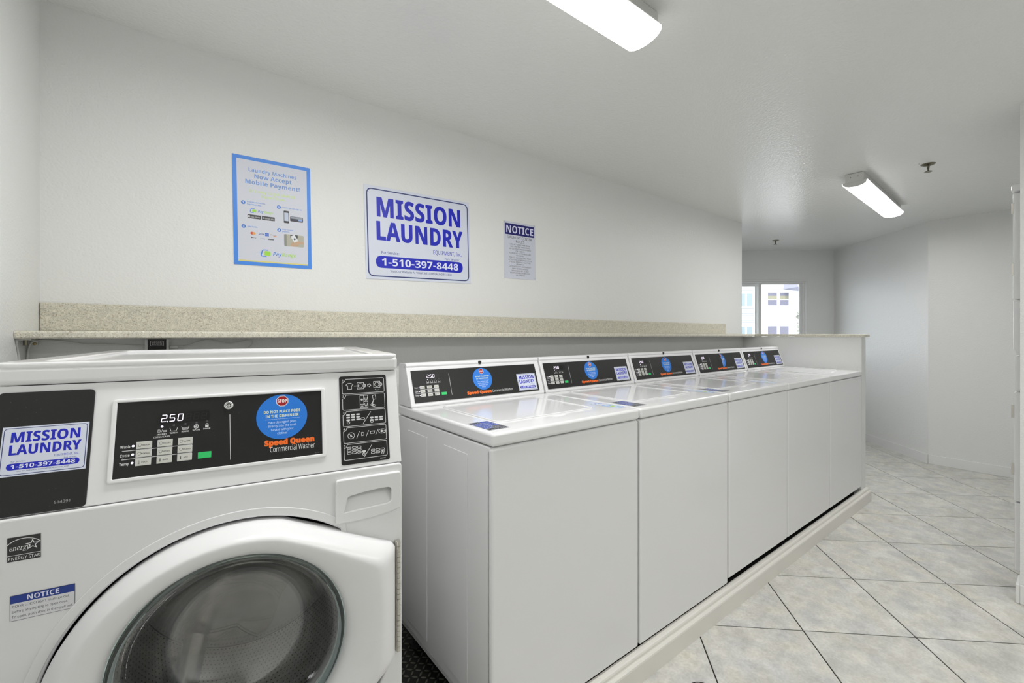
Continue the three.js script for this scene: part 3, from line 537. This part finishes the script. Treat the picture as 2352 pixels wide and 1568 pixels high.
const pictoTex = canvasTex(540, 1030, (g, w, h) => {
  g.fillStyle = '#101010'; g.fillRect(0, 0, w, h);
  const c = '#dcdcdc'; g.strokeStyle = c; g.fillStyle = c; g.lineWidth = 6; g.lineJoin = 'round';
  for (let r = 0; r < 5; r++) {
    const y = 30 + r * 194, H = 178;
    g.beginPath(); g.moveTo(64, y); g.lineTo(w - 42, y); g.quadraticCurveTo(w - 24, y, w - 24, y + 18); g.lineTo(w - 24, y + H - 18); g.quadraticCurveTo(w - 24, y + H, w - 42, y + H); g.lineTo(44, y + H); g.quadraticCurveTo(26, y + H, 26, y + H - 18); g.lineTo(26, y + 42); g.quadraticCurveTo(58, y + 40, 64, y); g.stroke();
    text(g, String(r + 1), 34, y + 26, 34, { bold: true, color: c });
  }
  const shirt = (x, y, s) => { g.beginPath(); [[-40, -18], [-16, -36], [16, -36], [40, -18], [28, -2], [22, -8], [22, 36], [-22, 36], [-22, -8], [-28, -2]].forEach(([a, b]) => g.lineTo(x + a * s, y + b * s)); g.closePath(); g.stroke(); };
  const drum = (x, y) => { g.strokeRect(x - 38, y - 38, 76, 76); g.beginPath(); g.arc(x, y, 26, 0, 7); g.stroke(); g.beginPath(); g.arc(x + 40, y, 22, -1.5, 1.5); g.stroke(); g.beginPath(); g.arc(x + 40, y, 14, -1.5, 1.5); g.stroke(); };
  shirt(110, 118, 1); drum(235, 118); g.beginPath(); g.moveTo(160, 118); g.lineTo(230, 118); g.stroke(); g.beginPath(); [[320, 108], [340, 108], [340, 98], [360, 118], [340, 138], [340, 128], [320, 128]].forEach((p) => g.lineTo(...p)); g.closePath(); g.stroke(); drum(430, 112); g.beginPath(); g.arc(435, 130, 52, 1.1, 2.2); g.stroke();
  g.strokeRect(225, 240, 90, 150); g.beginPath(); g.moveTo(268, 240); g.lineTo(268, 390); g.moveTo(225, 345); g.lineTo(268, 345); g.moveTo(268, 315); g.lineTo(315, 315); g.stroke(); g.beginPath(); [[246, 358], [260, 380], [232, 380]].forEach((p) => g.lineTo(...p)); g.closePath(); g.stroke();
  for (const y of [285, 355]) { g.beginPath(); g.moveTo(276, y - 20); g.lineTo(284, y + 14); g.lineTo(302, y + 14); g.lineTo(310, y - 20); g.stroke(); g.fillRect(290, y - 18, 5, 26); } for (let k = 0; k < 3; k++) { g.beginPath(); g.moveTo(246 + 16 * Math.cos(k * 1.05), 290 + 16 * Math.sin(k * 1.05)); g.lineTo(246 - 16 * Math.cos(k * 1.05), 290 - 16 * Math.sin(k * 1.05)); g.stroke(); }
  g.beginPath(); [[370, 250], [405, 240], [412, 290], [380, 300]].forEach((p) => g.lineTo(...p)); g.closePath(); g.stroke(); g.lineWidth = 10; g.beginPath(); g.moveTo(385, 300); g.lineTo(355, 370); g.moveTo(335, 355); g.lineTo(400, 390); g.moveTo(355, 345); g.lineTo(410, 372); g.stroke(); g.lineWidth = 6;
  const keys = (x, y, n, m, fill, last) => { for (let r = 0; r < n; r++) for (let q = 0; q < m; q++) { rr(g, x + q * 56, y + r * 30, 42, 20, 8); fill ? g.fill() : g.stroke(); } if (last) { rr(g, x + m * 56 - 4, y + (n - 1) * 30 - 4, 44, 22, 10); fill ? g.stroke() : g.fill(); } };
  const hand = (x, y) => { g.fillRect(x - 6, y - 34, 12, 30); g.beginPath(); g.arc(x, y, 15, 0, 7); g.stroke(); };
  keys(62, 452, 3, 3, true, true); hand(85, 552); keys(330, 506, 2, 3, true, false); hand(352, 562);
  keys(62, 838, 3, 3, false, true); hand(245, 936); keys(330, 894, 2, 3, false, false); hand(462, 948);
  for (const [x0, y0, x1, y1] of [[250, 580, 345, 440], [250, 970, 345, 830], [170, 745, 205, 665], [278, 735, 312, 665], [390, 725, 425, 660]]) { g.beginPath(); g.moveTo(x0, y0); g.lineTo(x1, y1); g.stroke(); }
  g.beginPath(); g.arc(110, 708, 36, 0, 7); g.stroke(); g.beginPath(); g.moveTo(85, 684); g.lineTo(135, 732); g.stroke(); text(g, 'R', 108, 724, 44, { color: c }); text(g, 'D', 240, 724, 62, { bold: false, color: c }); g.strokeRect(330, 680, 46, 26); g.fillRect(322, 676, 62, 8); g.beginPath(); g.ellipse(468, 690, 42, 26, 0, 0, 7); g.stroke(); g.beginPath(); g.arc(462, 690, 15, 0, 7); g.fill(); g.beginPath(); g.arc(492, 702, 14, 0, 7); g.stroke();
  g.fillStyle = '#aaa'; g.fillRect(w - 110, h - 24, 64, 10);
});
const energyTex = canvasTex(400, 420, (g) => {
  g.fillStyle = '#2b2b2b'; g.fillRect(0, 0, 400, 420); g.strokeStyle = '#f0f0f0'; g.lineWidth = 11; g.beginPath(); g.arc(195, 300, 262, Math.PI * 1.08, Math.PI * 1.78); g.stroke();
  g.beginPath(); const S = [[0, -78], [18, -24], [74, -24], [30, 10], [46, 64], [0, 32], [-46, 64], [-30, 10], [-74, -24], [-18, -24]]; S.forEach(([x, y]) => g.lineTo(300 + x, 165 + y)); g.closePath(); g.fillStyle = '#2b2b2b'; g.fill(); g.stroke();
  text(g, 'energy', 140, 232, 112, { italic: true, font: 'serif', color: '#f0f0f0', w: 245 });
  g.fillStyle = '#f0f0f0'; g.fillRect(0, 312, 400, 8); text(g, 'ENERGY STAR', 200, 398, 74, { color: '#f4f4f4', w: 380 });
});
const noticeSticker = canvasTex(800, 430, (g, w, h) => {
  g.fillStyle = '#e2e3e6'; g.fillRect(0, 0, w, h); g.fillStyle = '#1b3a92'; g.fillRect(0, 0, w, 135); g.strokeStyle = '#30323c'; g.lineWidth = 5; g.strokeRect(3, 3, w - 6, h - 6);
  text(g, 'NOTICE', 400, 112, 116, { w: 410, bold: true, color: '#eef' });
  ['DOOR LOCK LIGHT must go out', 'before attempting to open door.', 'To open, push door in then pull out.'].forEach((s, i) => text(g, s, 24, 208 + i * 88, 54, { align: 'left', color: '#26272e', w: [700, 690, 752][i] }));
});
const plateTex = canvasTex(500, 870, (g, w, h) => { g.fillStyle = '#171716'; g.fillRect(0, 0, w, h); speckle(g, w, h, 90); text(g, '514391', w - 70, h - 36, 28, { color: '#bbb', align: 'right' }); });
const drumTex = dataTex(256, (u, v) => { const i = Math.floor(v * 8), x = (u * 8 + (i % 2) * 0.5) % 1 - 0.5, y = v * 8 % 1 - 0.5; return Math.hypot(x, y) < 0.17 ? 0.02 : 0.60 + 0.10 * N64(u * 2, v * 64); }, true, 22, 8);
M.drum = new THREE.MeshStandardMaterial({ map: drumTex, metalness: 1, roughness: 0.3 });
M.drumBack = std([0.46, 0.45, 0.425], 0.24, { metalness: 1 });
{
  const t = thing('front_load_washer', 'front-load washer with round glass door and slanted black control panel', 'washing machine', [0.428, BASE, -1.042], -9 * Math.PI / 180);
  const Y = (y) => y - BASE, W = 0.683, D = -0.70;
  mesh('pedestal', rbox(-W + 0.02, -0.02, 0, Y(0.232), D + 0.03, -0.16, 0.006), M.enamelSide, t);
  mesh('cabinet', mergeGeometries([rbox(-W, -W + 0.012, Y(0.23), Y(0.996), D, -0.0215, 0.003, 2), rbox(-0.012, 0, Y(0.23), Y(0.996), D, -0.0215, 0.003, 2), rbox(-W, 0, Y(0.23), Y(1.214), D - 0.01, D + 0.004, 0.004, 2), rbox(-W, 0, Y(0.23), Y(0.245), D, -0.02, 0.004, 2)]), M.enamelSide, t);
  // lower front with openings for the door and the drawer grip
  const DC = V2(-0.317, Y(0.622)), DR = 0.300, GC = V2(-0.327, Y(0.668)), GR = 0.199;
  const front = rrect(-W, 0, Y(0.23), Y(0.9958), 0.010);
  const hole = new THREE.Path(); hole.absarc(DC.x - 0.001, DC.y + 0.0035, DR + 0.0015, 0, Math.PI * 2, true); front.holes.push(hole);
  front.holes.push(rhole(-0.138, -0.014, Y(0.893), Y(0.964), 0.008));
  const fp = mesh('front_panel', plate(front, -0.022, 0.022, 0.004, 3, 72), M.enamel, t);
  // shallow raised collar round the door, stopping short of the cabinet edges
  const collar = new THREE.Shape(), steps = 90;
  for (let k = 0; k <= steps; k++) { const a = 0.30 * Math.PI + 1.30 * Math.PI * k / steps; collar.lineTo(DC.x + (DR + 0.024) * Math.cos(a), DC.y + (DR + 0.024) * Math.sin(a)); }
  for (let k = steps; k >= 0; k--) { const a = 0.30 * Math.PI + 1.30 * Math.PI * k / steps; collar.lineTo(DC.x + (DR + 0.0075) * Math.cos(a), DC.y + (DR + 0.0075) * Math.sin(a)); }
  mesh('door_collar', plate(collar, -0.001, 0.0035, 0.0015, 2), M.enamel, fp);
  // control console, slanted
  const y0 = Y(0.9968), y1 = Y(1.2125), z0 = -0.005, z1 = -0.060;
  const con = mesh('console', profileX([[D + 0.006, y0], [z0 - 0.002, y0], [z0, y0 + 0.002], [z1, y1], [D + 0.006, y1]], -W, 0, 0.002), M.enamel, t);
  void con;
  const ang = Math.atan2(-0.055, 0.219);
  const inFace = (m) => { m.position.set(0, Y(0.993), z0 + 0.0012); m.rotation.x = ang; return m; };
  // bezel and fascia
  const bz = rrect(-0.5262, -0.1628, 0.0382, 0.1922, 0.006); bz.holes.push(rhole(-0.5188, -0.171, 0.0455, 0.186, 0.001));
  const bezel = inFace(mesh('panel_bezel', plate(bz, -0.002, 0.0065, 0.002, 3), M.plastic, t)); void bezel;
  const f = inFace(mesh('control_panel', box(-0.5188, -0.171, 0.0455, 0.186, -0.002, 0.001), M.blackPlate, t, 'black control panel'));
  mesh('panel_print', printed(0.3478, 0.1405, -0.3449, 0.11575, 0.0013), new THREE.MeshStandardMaterial({ map: flFascia, roughness: 0.42 }), f);
  addKeys(f, -0.4766, 0.031, 0.1028, 0.0156, 0.0232, 0.0135, 0.0014);
  mesh('start_key', rbox(-0.3938, -0.3722, 0.0655, 0.0778, 0.0014, 0.0028, 0.0006, 1), M.green, f, 'green start key');
  mesh('display', printed(0.0795, 0.0203, -0.4167, 0.1500, 0.0018), M.display, f, 'lit price display');
  for (const [x, y, on] of [[-0.4925, 0.1025, 1], [-0.4925, 0.087, 1], [-0.4925, 0.0715, 1], [-0.4515, 0.1345, 1], [-0.4335, 0.1353, 0], [-0.4155, 0.1362, 0], [-0.398, 0.137, 0], [-0.3808, 0.1379, 0]]) mesh('indicator_light', cyl(0.0019, 0.0019, 0.001, 12).rotateX(Math.PI / 2).translate(x, y, 0.0018), on ? M.led : M.ledOff, f);
  const lock = mesh('key_lock', new THREE.LatheGeometry([V2(0, 0.0035), V2(0.0035, 0.0035), V2(0.0045, 0.005), V2(0.0072, 0.005), V2(0.0085, 0.0035), V2(0.0095, 0)], 32).rotateX(Math.PI / 2).translate(-0.3448, 0.1668, 0.001), M.chrome, f, 'chrome round key lock');
  mesh('keyway', new THREE.TorusGeometry(0.0034, 0.0008, 8, 24).translate(-0.3448, 0.1668, 0.0052), M.black, lock);
  mesh('round_sticker', new THREE.CircleGeometry(0.0482, 56).translate(-0.2482, 0.1352, 0.0019), M.stop, f, 'round blue stop sticker');
  const bp = inFace(mesh('blank_plate', plate(rrect(-0.6745, -0.5515, 0.0055, 0.2150, 0.008), -0.001, 0.0028, 0.0006, 1), M.blackPlate, t, 'black cover plate'));
  mesh('plate_print', printed(0.117, 0.203, -0.613, 0.11025, 0.0020), new THREE.MeshStandardMaterial({ map: plateTex, roughness: 0.45 }), bp);
  mesh('company_sticker', printed(0.1085, 0.0835, -0.6098, 0.1130, 0.0024), M.mission, bp, 'white company sticker with blue print');
  const ip = inFace(mesh('instruction_plate', plate(rrect(-0.1325, -0.0265, 0.0137, 0.2170, 0.006), -0.001, 0.0022, 0.0005, 1), M.blackPlate, t, 'black plate with five picture instructions'));
  mesh('plate_print', printed(0.104, 0.2005, -0.0795, 0.11535, 0.0014), new THREE.MeshStandardMaterial({ map: pictoTex, roughness: 0.42 }), ip);
  // top
  const top = mesh('top_panel', rbox(-W - 0.002, 0.002, Y(1.2136), Y(1.2480), D - 0.01, -0.054, 0.010, 4), M.enamel, t);
  const rimS = rrect(-W - 0.002, 0.002, 0.054, -D + 0.01, 0.02); rimS.holes.push(rhole(-W + 0.05, -0.05, 0.10, -D - 0.04, 0.02));
  mesh('top_rim', plate(rimS, 0, 0.012, 0.0045, 3).rotateX(-Math.PI / 2).translate(0, Y(1.2425), 0), M.enamel, top);
  // detergent drawer
  const ds = new THREE.Shape(); ds.moveTo(-0.146, Y(0.890)); ds.quadraticCurveTo(-0.1465, Y(0.8815), -0.138, Y(0.8815)); ds.quadraticCurveTo(-0.06, Y(0.878), -0.006, Y(0.893)); ds.lineTo(-0.004, Y(0.970)); ds.quadraticCurveTo(-0.004, Y(0.9785), -0.012, Y(0.9785)); ds.lineTo(-0.138, Y(0.9785)); ds.quadraticCurveTo(-0.146, Y(0.9785), -0.146, Y(0.9705)); ds.closePath();
  const dh = new THREE.Path(); dh.moveTo(-0.128, Y(0.905)); dh.lineTo(-0.122, Y(0.934)); dh.quadraticCurveTo(-0.120, Y(0.939), -0.112, Y(0.9395)); dh.quadraticCurveTo(-0.075, Y(0.946), -0.036, Y(0.9455)); dh.quadraticCurveTo(-0.026, Y(0.945), -0.026, Y(0.936)); dh.lineTo(-0.027, Y(0.916)); dh.quadraticCurveTo(-0.028, Y(0.911), -0.04, Y(0.9095)); dh.closePath(); ds.holes.push(dh);
  const dr = mesh('detergent_drawer', plate(ds, -0.002, 0.011, 0.003, 3), M.plastic, t);
  const scoop = []; for (let k = 0; k <= 10; k++) { const u = k / 10; scoop.push([0.0068 - 0.021 * Math.pow(u, 1.3), Y(0.904 + 0.043 * u)]); } for (let k = 10; k >= 0; k--) { const u = k / 10; scoop.push([0.0048 - 0.023 * Math.pow(u, 1.3) - 0.001, Y(0.902 + 0.047 * u)]); }
  mesh('grip_recess', profileX(scoop, -0.131, -0.023, 0), M.plastic, dr);
  // door ring: a dished frame from the outline to the glass
  const NA = 160, outline = (a) => {                                  // radius of the outline seen from DC
    const c = Math.cos(a), s = Math.sin(a), HX = -0.0185 - DC.x, HT = Y(0.812) - DC.y, HB = Y(0.545) - DC.y;
    let r = DR; if (c > 0.02) { const pts = [[0.07, 0.2917], [HX, HT]], ptb = [[0.07, -0.2917], [HX, HB]];
      if (s * HX <= HT * c && s * HX >= HB * c) r = HX / c; else { const [p, q] = s > 0 ? pts : ptb, dx = q[0] - p[0], dy = q[1] - p[1], den = c * dy - s * dx; const k = (p[0] * dy - p[1] * dx) / den; if (a !== null && Math.abs(Math.atan2(s, c)) < Math.abs(Math.atan2(p[1], p[0]))) r = k; } }
    return r; };
  const prof = [[0, -0.016], [0, 0.012], [0.03, 0.022], [0.10, 0.036], [0.20, 0.050], [0.30, 0.058], [0.38, 0.0605], [0.5, 0.060], [0.66, 0.056], [0.80, 0.050], [0.90, 0.044], [0.965, 0.036], [1.0, 0.024], [1.0, -0.02]];
  const pos = [], idx = [];
  for (let i = 0; i <= NA; i++) { const a = 2 * Math.PI * i / NA, ro = outline(a), o = V2(DC.x + ro * Math.cos(a), DC.y + ro * Math.sin(a));
    const ga = Math.atan2(o.y - GC.y, o.x - GC.x), q = V2(GC.x + GR * Math.cos(ga), GC.y + GR * Math.sin(ga));
    for (const [u, zz] of prof) { const p = o.clone().lerp(q, u); pos.push(p.x, p.y, zz); } }
  for (let i = 0; i < NA; i++) for (let k = 0; k < prof.length - 1; k++) { const a = i * prof.length + k, b = a + prof.length; idx.push(a, b, a + 1, b, b + 1, a + 1); }
  const dg = new THREE.BufferGeometry(); dg.setAttribute('position', new THREE.Float32BufferAttribute(pos, 3)); dg.setIndex(idx); dg.computeVertexNormals();
  const door = mesh('door', dg, M.plastic, t, 'white round door frame');
  const lathe = (pts, n = 96) => new THREE.LatheGeometry(pts.map(([r, zz]) => V2(Math.max(r, 1e-5), zz)), n).rotateX(Math.PI / 2).translate(GC.x, GC.y, 0);
  const glass = mesh('glass', lathe([[0.186, 0.019], [0.176, 0.014], [0.166, -0.004], [0.154, -0.040], [0.141, -0.068], [0.124, -0.090], [0.098, -0.104], [0.06, -0.111], [0, -0.112]].reverse()), M.bowl, door, 'curved door glass');
  mesh('inner_face', lathe([[0.192, 0.010], [0.184, 0.004], [0.174, -0.012], [0.163, -0.044], [0.150, -0.076], [0.130, -0.101], [0.100, -0.116], [0.06, -0.123], [0, -0.124]].reverse()), M.bowl, glass);
  mesh('glass_edge', lathe([[0.186, 0.007], [0.199, 0.007], [0.200, 0.018], [0.196, 0.023], [0.186, 0.0205], [0.186, 0.007]]), M.glass, glass, 'teal edge of the glass');
  const tub = mesh('tub_opening', lathe([[0.215, -0.02], [0.208, -0.035], [0.222, -0.05], [0.225, -0.075], [0.215, -0.085], [0.235, -0.088], [0.245, -0.05], [0.30, -0.03], [0.306, -0.012]]), M.rubber, t, 'dark rubber door gasket');
  void tub;
  const drum = mesh('drum', lathe([[0.218, -0.088], [0.25, -0.092], [0.262, -0.11], [0.262, -0.46]]), M.drum, t, 'perforated steel drum');
  mesh('drum_back', lathe([[0, -0.44], [0.08, -0.44], [0.12, -0.452], [0.2, -0.452], [0.262, -0.462]].reverse()), M.drumBack, drum);
  for (let k = 0; k < 3; k++) { const a = 0.5 + k * 2.094; const g = rbox(-0.03, 0.03, -0.05, 0, -0.45, -0.12, 0.024, 5).translate(0, 0.262, 0).rotateZ(a).translate(GC.x, GC.y, 0); mesh('baffle', g, M.drumBack, drum); }
  // piano hinge
  const hg = mesh('hinge', rbox(-0.0175, -0.0065, Y(0.556), Y(0.815), 0.001, 0.012, 0.001, 1), M.steel, t, 'long metal piano hinge');
  const kn = cyl(0.0042, 0.0042, 0.0118, 12);
  for (let k = 0; k < 21; k++) mesh('knuckle', kn, M.steel, hg).position.set(-0.0112, Y(0.562) + k * 0.0124, 0.0135);
  // stickers on the lower front
  mesh('energy_sticker', printed(0.0392, 0.0405, -0.6255, Y(0.9445), 0.0006), new THREE.MeshStandardMaterial({ map: energyTex, roughness: 0.35 }), t, 'black energy sticker with a star').rotation.z = 0;
  mesh('notice_sticker', printed(0.0782, 0.0425, -0.603, Y(0.846), 0.0006), new THREE.MeshStandardMaterial({ map: noticeSticker, roughness: 0.35 }), t, 'white notice sticker with blue header');
}

// ---------------------------------------------------------------- under the ledge: device, cables, bracket
{
  const boxTex = canvasTex(400, 816, (g, w, h) => {
    g.fillStyle = '#111'; g.fillRect(0, 0, w, h); g.strokeStyle = '#e4e4e4'; g.lineWidth = 10; rr(g, 60, 40, 280, 140, 18); g.stroke();
    text(g, 'MONKEY', 200, 100, 56, { w: 240, bold: true, color: '#e8e8e8' }); text(g, 'BRAINS', 200, 152, 50, { w: 230, bold: true, color: '#e8e8e8' });
  });
  const d = thing('network_box', 'small black and white network box under the ledge', 'network box', [-0.0346, 1.215, LOWER], 0);
  mesh('housing', rbox(-0.0312, 0.0312, -0.030, 0.0715, 0.0005, 0.020, 0.004), M.plastic, d);
  mesh('label', printed(0.048, 0.098, 0, 0.0205, 0.0204), new THREE.MeshStandardMaterial({ map: boxTex, roughness: 0.4 }), d, 'black label with white lettering');
  mesh('plug', rbox(0.0312, 0.055, 0.038, 0.048, 0.004, 0.014, 0.003), M.cable, d);
  const zc = LOWER + 0.008, put = (a) => a.map(([x, y]) => [x, y, zc]);
  single('network_cable', tube(put([[-0.327, 1.14], [-0.327, 1.20], [-0.3265, 1.245], [-0.324, 1.262], [-0.318, 1.278], [-0.305, 1.2835], [-0.286, 1.2845], [-0.249, 1.2795], [-0.212, 1.2715], [-0.153, 1.269], [-0.101, 1.2655], [-0.065, 1.263]]), 0.0027, 110), M.cable, 'white cable clipped under the ledge running to the network box', 'cable');
  single('power_cable', tube(put([[0.0204, 1.258], [0.030, 1.259], [0.048, 1.2625], [0.076, 1.274], [0.102, 1.2815], [0.132, 1.2752], [0.1645, 1.2670], [0.198, 1.2727], [0.228, 1.2785], [0.240, 1.272], [0.236, 1.261], [0.228, 1.251], [0.222, 1.235]]), 0.0024, 110), M.cable, 'loose white cable looping from the plug of the network box', 'cable');
  const clip = thing('cable_clip', 'cable clip with brass screw below the ledge corner', 'clip', [-0.313, 1.276, LOWER]);
  mesh('saddle', rbox(-0.006, 0.007, -0.008, 0.011, 0.0005, 0.009, 0.002), M.cable, clip);
  mesh('screw', new THREE.SphereGeometry(0.0045, 14, 8, 0, Math.PI * 2, 0, Math.PI / 2).scale(1, 0.5, 1).rotateX(Math.PI / 2).translate(0, -0.002, 0.009), std([0.45, 0.36, 0.18], 0.35, { metalness: 1 }), clip);
  const br = thing('shelf_bracket', 'triangular bracket holding the ledge against the end wall', 'bracket', [LEFT, 1.29, LOWER]);
  mesh('web', profileX([[0.001, -0.001], [0.098, -0.001], [0.098, -0.012], [0.03, -0.13], [0.001, -0.13]], 0.0005, 0.004), M.wall, br);
  mesh('flange', rbox(0.0005, 0.03, -0.004, -0.001, 0.001, 0.095, 0.001), M.steel, br);
  mesh('bolt', cyl(0.005, 0.005, 0.016, 10).translate(0.016, -0.011, 0.08), M.bronze, br);
}

// ---------------------------------------------------------------- stacked dryer behind the wall end
{
  const X0 = 3.30, t = thing('stacked_dryer', 'tall white stacked dryer showing past the wall end', 'dryer', [X0, 0, -0.205]);
  const Wd = 0.68, D = 0.74;                                          // front faces -z
  mesh('cabinet', rbox(0, Wd, 0.10, 2.02, 0.012, D, 0.006), M.enamelSide, t);
  mesh('toe_kick', rbox(0.02, Wd - 0.02, 0, 0.102, 0.05, D - 0.02, 0.004), M.enamelSide, t);
  mesh('top_cap', rbox(-0.002, Wd + 0.002, 2.022, 2.062, -0.030, D, 0.012), M.enamel, t);
  mesh('upper_front', rbox(0.0005, Wd - 0.0005, 1.475, 2.016, -0.024, 0.02, 0.008), M.enamel, t);
  mesh('upper_control', profileX([[0.02, 1.470], [-0.022, 1.470], [-0.022, 1.225], [-0.010, 1.195], [0.02, 1.195]].map(([a, b]) => [a, b]), 0.0005, Wd - 0.0005, 0.003), M.enamel, t);
  mesh('middle_panel', rbox(0.0005, Wd - 0.0005, 1.012, 1.190, -0.017, 0.02, 0.006), M.enamel, t);
  mesh('lower_front', rbox(0.0005, Wd - 0.0005, 0.452, 1.006, -0.022, 0.02, 0.008), M.enamel, t);
  mesh('base_panel', rbox(0.0005, Wd - 0.0005, 0.10, 0.446, -0.018, 0.02, 0.008), M.enamel, t);
  for (const y of [1.75, 0.73]) {
    const ring = (pts) => new THREE.LatheGeometry(pts.map(([r, q]) => V2(r, q)), 48).rotateX(-Math.PI / 2).translate(Wd / 2, y, -0.024);
    const dd = mesh('door', ring([[0.15, 0.002], [0.165, 0.004], [0.19, 0.005], [0.215, 0.004], [0.225, 0]]), M.plastic, t);
    mesh('door_window', ring([[1e-5, 0.003], [0.08, 0.003], [0.152, 0.002]]), M.blackPlate, dd);
  }
  mesh('control_plate', rbox(0.06, Wd - 0.06, 1.30, 1.44, -0.0245, -0.02, 0.002), M.blackPlate, t);
  for (const [a, b] of [[1.91, 1.965], [1.60, 1.66], [0.875, 0.94], [0.585, 0.645]]) mesh('hinge', rbox(0.0, 0.010, a, b, -0.0295, -0.02, 0.001, 1), M.steel, t);
}

// ---------------------------------------------------------------- outside the window
{
  const K = 35 / FOCAL, PX = (u) => (u - 1244) * K, PY = (v) => EYE + (763.5 - v) * K;
  const at = FWD.clone().multiplyScalar(35);
  const gr = struct('ground', new THREE.BoxGeometry(160, 0.2, 160).translate(at.x, -8, at.z), std([0.35, 0.35, 0.33], 0.9), 'pale pavement outside between the buildings', 'ground'); void gr;
  const white = std([0.86, 0.87, 0.88], 0.8), sidingM = std([0.30, 0.33, 0.345], 0.7), trimO = std([0.85, 0.86, 0.87], 0.6), paneO = std([0.15, 0.195, 0.21], 0.4), paneW = std([0.10, 0.10, 0.135], 0.45), blind = std([0.19, 0.185, 0.12], 0.7), eaveM = std([0.26, 0.26, 0.33], 0.8);
  const b = thing('apartment_building', 'white rendered house seen through the window, with paired dark windows', 'building', at.toArray().map((v, i) => i === 1 ? -7.9 : v), -YAW);
  const G = 7.9, yy = (v) => PY(v) + G;
  mesh('wall', box(PX(1744), PX(1905), 0, PY(560) + G, -6, 0), white, b);
  for (const row of [[672, 701], [749, 778], [826, 855]]) for (const [u0, u1] of [[1763, 1783.5], [1790, 1810.5]]) {
    const w = mesh('window', box(PX(u0) - 0.08, PX(u1) + 0.08, yy(row[1]) - 0.1, yy(row[0]) + 0.08, -0.05, 0.05), trimO, b);
    mesh('pane', box(PX(u0), PX(u1), yy(row[1]), yy(row[0]), 0, 0.07), paneW, w);
    if (row[0] === 672) { mesh('blind', box(PX(u0), PX(u1), yy(686), yy(679.5), 0.02, 0.075), blind, w); mesh('meeting_rail', box(PX(u0), PX(u1), yy(688.5), yy(687), 0.02, 0.085), trimO, w); }
  }
  for (const row of [704.5, 781.5]) mesh('sill', box(PX(1759), PX(1814), yy(row) - 0.06, yy(row) + 0.03, -0.05, 0.12), trimO, b);
  const ev = mesh('eave', new THREE.BoxGeometry(PX(1880) - PX(1802), 0.42, 2.2).rotateZ(-0.10).translate(PX(1838), yy(662), 0.9), eaveM, b); void ev;
  const s = thing('siding_house', 'pale blue house with lap siding seen through the window', 'building', [at.x, -7.9, at.z], -YAW);
  const K2 = 34 / FOCAL, QX = (u) => (u - 1244) * K2, qy = (v) => EYE + (763.5 - v) * K2 + G;       // this house stands a metre nearer
  mesh('wall', box(QX(1600), QX(1743), 0, qy(560), -5, 0.95), sidingM, s);
  const boards = []; for (let k = 0; k < 90; k++) boards.push(profileX([[0.95, k * 0.175], [1.0, k * 0.175], [0.965, k * 0.175 + 0.17], [0.95, k * 0.175 + 0.17]], QX(1600), QX(1743)));
  mesh('lap_siding', mergeGeometries(boards), sidingM, s).userData.kind = 'stuff';
  for (const row of [[674, 703], [750, 780]]) {
    const w = mesh('window', box(QX(1668), QX(1731), qy(row[1] + 4), qy(row[0] - 4), 0.95, 1.05), trimO, s);
    for (const [u0, u1] of [[1700, 1710.5], [1714.5, 1727], [1672, 1697]]) mesh('pane', box(QX(u0), QX(u1), qy(row[1]), qy(row[0]), 1.0, 1.07), paneO, w);
  }
  const tr = thing('tree', 'leafy tree at the edge of the window view', 'tree', FWD.clone().multiplyScalar(30).add(V3(Math.cos(YAW), 0, Math.sin(YAW)).multiplyScalar((1850 - 1244) * 30 / FOCAL)).setY(-7.9).toArray(), 0);
  mesh('trunk', cyl(0.09, 0.16, 8.5, 10).translate(0, 4.25, 0), std([0.2, 0.16, 0.12], 0.9), tr);
  const leaves = []; for (let k = 0; k < 1100; k++) { const a = rnd() * 6.28, h = rnd(), r = 0.78 * Math.sqrt(rnd()) * (1.15 - 0.5 * h); leaves.push(new THREE.CircleGeometry(0.09 + 0.07 * rnd(), 5).scale(1, 0.6, 1).rotateX(rnd() * 3).rotateY(rnd() * 6).translate(r * Math.cos(a), 5.2 + h * 5.4, r * Math.sin(a))); }
  mesh('crown', mergeGeometries(leaves), std([0.28, 0.30, 0.24], 0.8, { side: THREE.DoubleSide }), tr);
}

renderer.render(scene, camera);
